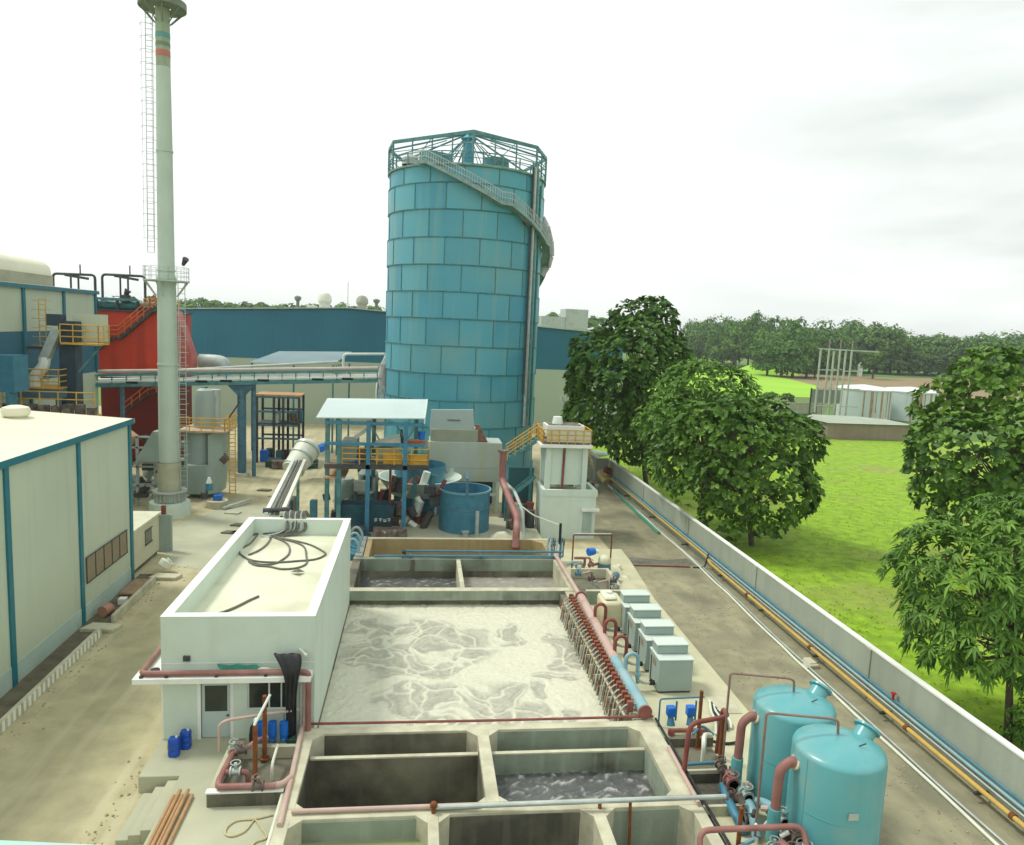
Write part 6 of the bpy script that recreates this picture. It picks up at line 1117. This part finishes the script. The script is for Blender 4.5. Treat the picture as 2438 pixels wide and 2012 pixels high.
# ================================================================== TREES
leaf_d = mat('leaf_dark', (.020, .068, .010), .5, .25, .25, attr=(.115, .25, .020), trans=.2, spec=.35)
leaf_m = mat('leaf_mid', (.024, .082, .011), .5, .25, .3, attr=(.17, .32, .028), trans=.2, spec=.35)
leaf_l = mat('leaf_light', (.034, .11, .018), .5, .25, .3, attr=(.20, .37, .04), trans=.22, spec=.3)
leaf_f = mat('leaf_far', (.05, .13, .03), .7, .35, .03, attr=(.15, .29, .05), trans=.15, spec=.2)
def leaves(name, m, parent, clumps, per, size, asp=.5, droop=.35, seed=1, org=None, up=.35):
    g = np.random.default_rng(seed); C = np.repeat(np.array([c[:3] for c in clumps]), per, 0); RR = np.repeat(np.array([c[3] for c in clumps]), per); n = len(C)
    cv = np.repeat(g.random(len(clumps)), per)
    d = g.normal(size=(n, 3)); d /= np.linalg.norm(d, axis=1)[:, None]; d[:, 2] = np.where(d[:, 2] < -.35, -d[:, 2]*.6, d[:, 2])
    P = C+d*(RR*(.55+.45*g.random(n)**.5))[:, None]*np.array([1, 1, .8])
    nrm = d+g.normal(size=(n, 3))*.45; nrm[:, 2] += up; nrm /= np.linalg.norm(nrm, axis=1)[:, None]
    ax = d*np.array([1, 1, .2])+g.normal(size=(n, 3))*.6; ax -= nrm*(ax*nrm).sum(1)[:, None]; ax /= np.linalg.norm(ax, axis=1)[:, None]
    sd_ = np.cross(nrm, ax); L_ = (size*(.65+.7*g.random(n)))[:, None]; W_ = L_*asp*.5
    dn = np.array([0, 0, -1.0])*L_*droop
    base = P-ax*L_*.5; tip = P+ax*L_*.5+dn*.7; l_ = P-sd_*W_+nrm*L_*.10; r_ = P+sd_*W_+nrm*L_*.10; mid = P-nrm*L_*.02
    vs = np.stack([base, r_, tip, l_, mid], 1).reshape(-1, 3)
    o_ = Vector(org) if org is not None else wloc(parent); vs -= np.array(o_)
    i0 = np.arange(n)*5; fs = np.stack([np.stack([i0, i0+1, i0+4], 1), np.stack([i0+1, i0+2, i0+4], 1), np.stack([i0+2, i0+3, i0+4], 1), np.stack([i0+3, i0, i0+4], 1)], 1).reshape(-1, 3)
    me = bpy.data.meshes.new(name); me.vertices.add(len(vs)); me.vertices.foreach_set('co', vs.ravel()); k = len(fs)
    me.loops.add(k*3); me.loops.foreach_set('vertex_index', fs.ravel()); me.polygons.add(k); me.polygons.foreach_set('loop_start', np.arange(k)*3); me.polygons.foreach_set('loop_total', np.full(k, 3))
    me.update(calc_edges=True); at = me.attributes.new('v', 'FLOAT', 'FACE'); at.data.foreach_set('value', np.repeat(np.clip(.5*cv+.6*g.random(n)-.1, 0, 1), 4))
    me.materials.append(m); o = bpy.data.objects.new(name, me); COL.objects.link(o)
    if parent: o.parent = parent
    else: o.location = o_
    return o
def crown_clumps(c, rad, n, rmin, rmax, g, low=-.75, flat=1):
    out = []
    while len(out) < n:
        d = g.normal(size=3); d /= np.linalg.norm(d)
        if d[2] < low: continue
        k = .45+.55*g.random()**.45; wob = 1+.16*math.sin(3*math.atan2(d[1], d[0])+c[0])+.10*math.sin(7*d[2]+c[1])
        r = rmin+(rmax-rmin)*g.random(); out.append((c[0]+d[0]*(rad[0]*k*wob-r*.5), c[1]+d[1]*(rad[1]*k*wob-r*.5), c[2]+d[2]*(rad[2]*k*wob-r*.4), r))
    return out
def rosette_crown(name, m, parent, lobes, dens, K, size, asp, droop, seed, open_=.55, up=.5):
    g = np.random.default_rng(seed); LC = np.array([l[:3] for l in lobes]); LR = np.array([l[3] for l in lobes]); pts = []; nr = []; cvs = []
    for i, (x, y, z, r) in enumerate(lobes):
        n = int(dens*4*math.pi*r*r); d = g.normal(size=(n, 3)); d /= np.linalg.norm(d, axis=1)[:, None]
        d = d[(d[:, 2] > -.55) | (g.random(n) < .35)]; P = np.array([x, y, z])+d*r*(.82+.25*g.random(len(d)))[:, None]*np.array([1, 1, .92])
        dist = np.linalg.norm(P[:, None, :]-LC[None], axis=2)/LR[None]; dist[:, i] = 9; k = dist.min(1) > .86
        pts.append(P[k]); nr.append(d[k]); cvs.append(np.full(k.sum(), .15+.5*g.random()))
    P = np.concatenate(pts); D = np.concatenate(nr); CV = np.concatenate(cvs); D = D+np.array([0, 0, up]); D /= np.linalg.norm(D, axis=1)[:, None]; rosv = g.random(len(P))
    P = np.repeat(P, K, 0); D0 = np.repeat(D, K, 0); cv = np.repeat(CV*.5+rosv*.55, K); n = len(P)
    t1 = np.cross(D0, g.normal(size=(n, 3))); t1 /= np.linalg.norm(t1, axis=1)[:, None]
    ax = D0*open_+t1*(.6+.5*g.random((n, 1))); ax /= np.linalg.norm(ax, axis=1)[:, None]
    nrm = D0-ax*(D0*ax).sum(1)[:, None]; nrm /= np.linalg.norm(nrm, axis=1)[:, None]; sd_ = np.cross(nrm, ax)
    L_ = (size*(.6+.75*g.random(n)))[:, None]; W_ = L_*asp*.5; dn = np.array([0, 0, -1.0])*L_*droop; P = P+ax*L_*.08
    base = P; m1 = P+ax*L_*.5+dn*.15; tip = P+ax*L_+dn; l_ = P+ax*L_*.45-sd_*W_+nrm*L_*.12+dn*.2; r_ = P+ax*L_*.45+sd_*W_+nrm*L_*.12+dn*.2
    l2 = P+ax*L_*.78-sd_*W_*.75+nrm*L_*.08+dn*.6; r2 = P+ax*L_*.78+sd_*W_*.75+nrm*L_*.08+dn*.6
    vs = np.stack([base, r_, r2, tip, l2, l_, m1], 1).reshape(-1, 3)-np.array(wloc(parent)); i0 = np.arange(n)*7
    fs = np.stack([np.stack([i0+6, i0+a_, i0+b_], 1) for a_, b_ in ((0, 1), (1, 2), (2, 3), (3, 4), (4, 5), (5, 0))], 1).reshape(-1, 3)
    me = bpy.data.meshes.new(name); me.vertices.add(len(vs)); me.vertices.foreach_set('co', vs.ravel()); k = len(fs)
    me.loops.add(k*3); me.loops.foreach_set('vertex_index', fs.ravel()); me.polygons.add(k); me.polygons.foreach_set('loop_start', np.arange(k)*3); me.polygons.foreach_set('loop_total', np.full(k, 3))
    me.update(calc_edges=True); at = me.attributes.new('v', 'FLOAT', 'FACE'); at.data.foreach_set('value', np.repeat(np.clip(cv+.35*g.random(n)-.15, 0, 1), 6))
    me.materials.append(m); o = bpy.data.objects.new(name, me); COL.objects.link(o); o.parent = parent; return o
def big_tree(name, base, c, rad, m, label, nl, lr, size, asp, seed, droop=.1, trunk_r=.28, extra=(), dens=3.4, K=8, open_=.55, up=.5):
    g = np.random.default_rng(seed); t = thing(name, base, label, 'tree', 'trees behind the boundary wall'); lobes = []
    while len(lobes) < nl:
        d = g.normal(size=3); d /= np.linalg.norm(d); r = lr[0]+(lr[1]-lr[0])*g.random(); k = .35+.65*g.random()**.5
        lobes.append((c[0]+d[0]*(rad[0]-r)*k, c[1]+d[1]*(rad[1]-r)*k, c[2]+d[2]*(rad[2]-r)*k, r))
    lobes += list(extra); rosette_crown('crown', m, t, lobes, dens, K, size, asp, droop, seed, open_, up)
    mb = MB(); b = Vector(base); top = Vector(c)+Vector((0, 0, -rad[2]*.1)); mid = b.lerp(top, .5)+Vector((.15, .1, 0))
    mb.cone(b, mid, trunk_r, trunk_r*.7, 12).cone(mid, top, trunk_r*.7, trunk_r*.3, 10)
    for q in lobes: s0 = b.lerp(top, .4+.55*g.random()); e = Vector(q[:3]); mdl = s0.lerp(e, .5)+Vector((0, 0, -.25)); mb.cone(s0, mdl, trunk_r*.34, trunk_r*.2, 6).cone(mdl, e, trunk_r*.2, .03, 6)
    mb.build('trunk', bark, t); return t
big_tree('broadleaf_tree', (23.7, 72.6, -.05), (21.7, 73.0, 10.6), (8.0, 7.0, 10.0), leaf_d, 'tall dark broadleaf tree between the teal tower and the green field', 46, (2.0, 3.2), .48, .58, 11)
big_tree('broadleaf_tree', (24.6, 59.5, -.05), (24.0, 59.5, 8.2), (6.4, 5.0, 6.3), leaf_l, 'feathery lighter tree just behind the round leafy tree by the wall', 28, (1.5, 2.5), .48, .34, 12, .3)
big_tree('broadleaf_tree', (26.09, 53.05, -.05), (24.9, 53.5, 6.4), (6.9, 5.6, 6.3), leaf_m, 'round leafy tree standing over the middle of the boundary wall', 46, (1.6, 2.5), .41, .58, 13, trunk_r=.22)
big_tree('broadleaf_tree', (41, 44, -.05), (40.6, 44, 8.2), (9.3, 7.5, 8.6), leaf_m, 'large dark green tree at the right picture edge behind the near tree', 50, (1.9, 3.0), .43, .58, 14)
big_tree('near_tree', (24.56, 25.74, -.05), (25.2, 27.3, 6.0), (5.4, 4.4, 4.9), leaf_l, 'nearest tree with long drooping leaves over the wall at the lower right', 42, (1.0, 1.7), .40, .26, 15, .45, .17,
         extra=[(21.6, 26.4, 4.0, .9), (21.4, 26.9, 5.0, .9), (22.2, 25.6, 3.5, .8), (28, 25, 5, 1.2), (27.6, 24.6, 3.8, 1.0), (26.6, 24.8, 2.9, .9)], dens=4.2, K=11, open_=.35)
t = thing('shrub', (26.5, 22.5, 0), 'light green shrub at the foot of the near tree behind the wall', 'shrub'); g_ = np.random.default_rng(5)
leaves('foliage', leaf_l, t, crown_clumps((26.2, 23.6, .9), (2.6, 2.6, 1.2), 40, .4, .7, g_), 90, .3, .4, .5, 21)
# middle distance bushes/trees
def proto_tree(seed, h, w_, m=leaf_f, per=85, n=58, leaf=1.0):
    g = np.random.default_rng(seed); t = thing('distant_tree', (0, 0, 0), 'x', 'tree', 'trees along the far edge of the fields')
    leaves('crown', m, t, crown_clumps((0, 0, h*.52), (w_, w_, h*.52), n, h*.16, h*.25, g, -.9), per, leaf, .8, .3, seed, up=.5)
    MB().cone((0, 0, -.5), (0, 0, h*.55), h*.035, h*.02, 7).build('trunk', bark, t); return t
protos = [proto_tree(31, 17, 8.5), proto_tree(32, 15, 10), proto_tree(33, 19, 8), proto_tree(34, 14, 9)]
tops = [(60, 400, 125, 9), (130, 410, 128, 10), (205, 420, 122, 9), (240, 430, 175, 8), (320, 430, 112, 9), (420, 450, 88, 10), (480, 440, 120, 9), (600, 455, 115, 11), (560, 500, 220, 9), (680, 470, 128, 12), (660, 512, 235, 10), (740, 515, 200, 13), (830, 480, 165, 10), (840, 515, 235, 11), (930, 490, 155, 10), (900, 515, 260, 9), (1010, 485, 190, 9), (1060, 470, 155, 10), (1130, 470, 150, 11), (1230, 480, 152, 11), (1340, 490, 158, 12), (1440, 490, 198, 11), (1500, 490, 225, 10), (1590, 488, 238, 10), (1690, 500, 232, 12), (1790, 500, 235, 12), (1880, 505, 280, 10), (1960, 510, 250, 11), (2040, 525, 240, 12), (2140, 530, 238, 12), (2260, 530, 236, 13), (2380, 530, 240, 13), (1290, 480, 240, 9), (1400, 490, 260, 9), (1600, 500, 320, 9), (1700, 505, 320, 9), (1070, 480, 240, 9), (1160, 480, 250, 9)]
words = ['tall', 'rounded', 'spreading', 'dense']; used = set()
for i, (px, pb, pt, w_) in enumerate(tops):
    q = F2(px, pb+22); yy = q.y; zt_ = aty(1640+px/3.006, 720+(pt+10)/3.006, yy).z
    k = i % 4; o = protos[k] if k not in used else copy_tree(protos[k]); used.add(k)
    h0 = [17, 15, 19, 14][k]; w0 = [8.5, 10, 8, 9][k]; sc_ = max(.3, zt_/(h0*1.0)); ww = w_/10*2.2*(62/3.006/F*q.length)/w0
    o.location = (q.x, q.y, 0); o.scale = (ww, ww, sc_); o.rotation_euler = (0, 0, i*1.7)
    o['label'] = 'one of the dark green trees in the tree line beyond the fields'
# solitary trees in the middle distance
for (px, pb, pt, wpx, lab) in ((1315, 548, 330, 90, 'single dark round tree at the far edge of the brown field'), (330, 470, 278, 160, 'bright green low tree in front of the far tree line, left part')):
    q = F2(px, pb); g = np.random.default_rng(px); zt_ = aty(1640+px/3.006, 720+pt/3.006, q.y).z; w_ = wpx/3.006/F*q.length
    t = thing('field_tree', (q.x, q.y, 0), lab, 'tree'); leaves('crown', leaf_f if px > 1000 else leaf_m, t, crown_clumps((q.x, q.y, zt_*.58), (w_, w_*.8, zt_*.42), 60, w_*.15, w_*.3, g, -.7), 60, .8, .8, .3, px)
    MB().cone((q.x, q.y, 0), (q.x, q.y, zt_*.5), .5, .25, 8).build('trunk', bark, t)
# bushes near farm shed
for i, (px, py, r) in enumerate(((840, 905, 3.0), (880, 930, 3.0), (930, 930, 2.4), (740, 950, 2.6), (560, 700, 2.5), (700, 700, 2.2), (1060, 850, 1.2))):
    q = F2(px, py+10); g = np.random.default_rng(60+i); t = thing('bush', (q.x, q.y, 0), 'x', 'bush', 'bushes near the farm shed'); t['label'] = ['light green bush left of the farm shed', 'light green bush touching the left end of the farm shed', 'darker green bush at the corner of the farm shed', 'green bush in front of the small vehicle in the field', 'green bush at the edge of the lime crop', 'green bush behind the low yard wall', 'slim green bush by the pole structure'][i]
    leaves('foliage', leaf_l if i < 4 else leaf_m, t, crown_clumps((q.x, q.y, r*.45), (r, r, r*.6), 18, r*.25, r*.4, g), 60, .45, .7, .3, 80+i)
# far off woods reaching the horizon
def woods(name, pts, per, leaf, r, label, seed):
    g = np.random.default_rng(seed); cl_ = []
    for (x0, y0, x1, y1, h, n) in pts:
        for i in range(n):
            k = g.random(); rr = r*(.6+.6*g.random()); cl_.append((x0+(x1-x0)*k+g.normal()*r, y0+(y1-y0)*k+g.normal()*r*3, max(rr*.5, h*g.random()**.4-rr*.6), rr))
    o = leaves(name, leaf_f, None, cl_, per, leaf, .9, .2, seed, org=(0, 0, 0), up=.6); o['kind'] = 'stuff'; o['label'] = label
woods('far_wood', [(150, 620, 700, 560, 13, 420), (180, 800, 900, 800, 14, 300)], 26, 3.2, 6, 'far off belt of trees along the horizon on the right', 91)
woods('far_wood', [(-330, 480, -90, 470, 25, 300), (-90, 470, 130, 430, 25.5, 200), (-140, 300, -60, 300, 19, 0)], 26, 2.8, 5, 'far off belt of trees showing above the blue hall roof', 92)
woods('hedge', [(F2(1500, 520).x, F2(1500, 505).y, F2(2500, 540).x, F2(2500, 530).y, 3.5, 90), (F2(560, 500).x, F2(560, 490).y, F2(950, 520).x, F2(950, 510).y, 2.5, 30)], 40, 1.0, 2.4, 'low green hedge strip along the far side of the brown field', 93)
# far roofs behind the hall
for i, (px, wpx, hh) in enumerate(((530, 14, 6), (575, 18, 8), (650, 12, 7), (690, 10, 5), (1310, 16, 6), (1345, 12, 8))):
    q = aty(px, 743 if px < 1000 else 776, 430); w_ = wpx/F*430
    tag(MB().box(q.x-w_/2, q.x+w_/2, 430, 440, 0, q.z+.5).build('distant_house', white_pl if i % 2 else galv), ['first', 'second', 'third', 'fourth', 'fifth', 'sixth'][i]+' tiny pale building from the left peeping above the hall roof line', 'building', 'distant pale buildings')

# ================================================================== HAZE
hb = MB().box(-6100, 6100, -3100, 8100, -1.05, 60).build('haze', None, origin=(0, 0, 0)); hb['kind'] = 'stuff'; hb['label'] = 'thin pale haze over the whole place'
hm = bpy.data.materials.new('haze'); hm.use_nodes = True; nn_ = hm.node_tree; nn_.nodes.remove(nn_.nodes['Principled BSDF'])
pv = nn_.nodes.new('ShaderNodeVolumePrincipled'); pv.inputs['Color'].default_value = (.93, .97, .98, 1); pv.inputs['Density'].default_value = .00022; pv.inputs['Anisotropy'].default_value = .2
nn_.links.new(pv.outputs[0], nn_.nodes['Material Output'].inputs['Volume']); hb.data.materials.clear(); hb.data.materials.append(hm)
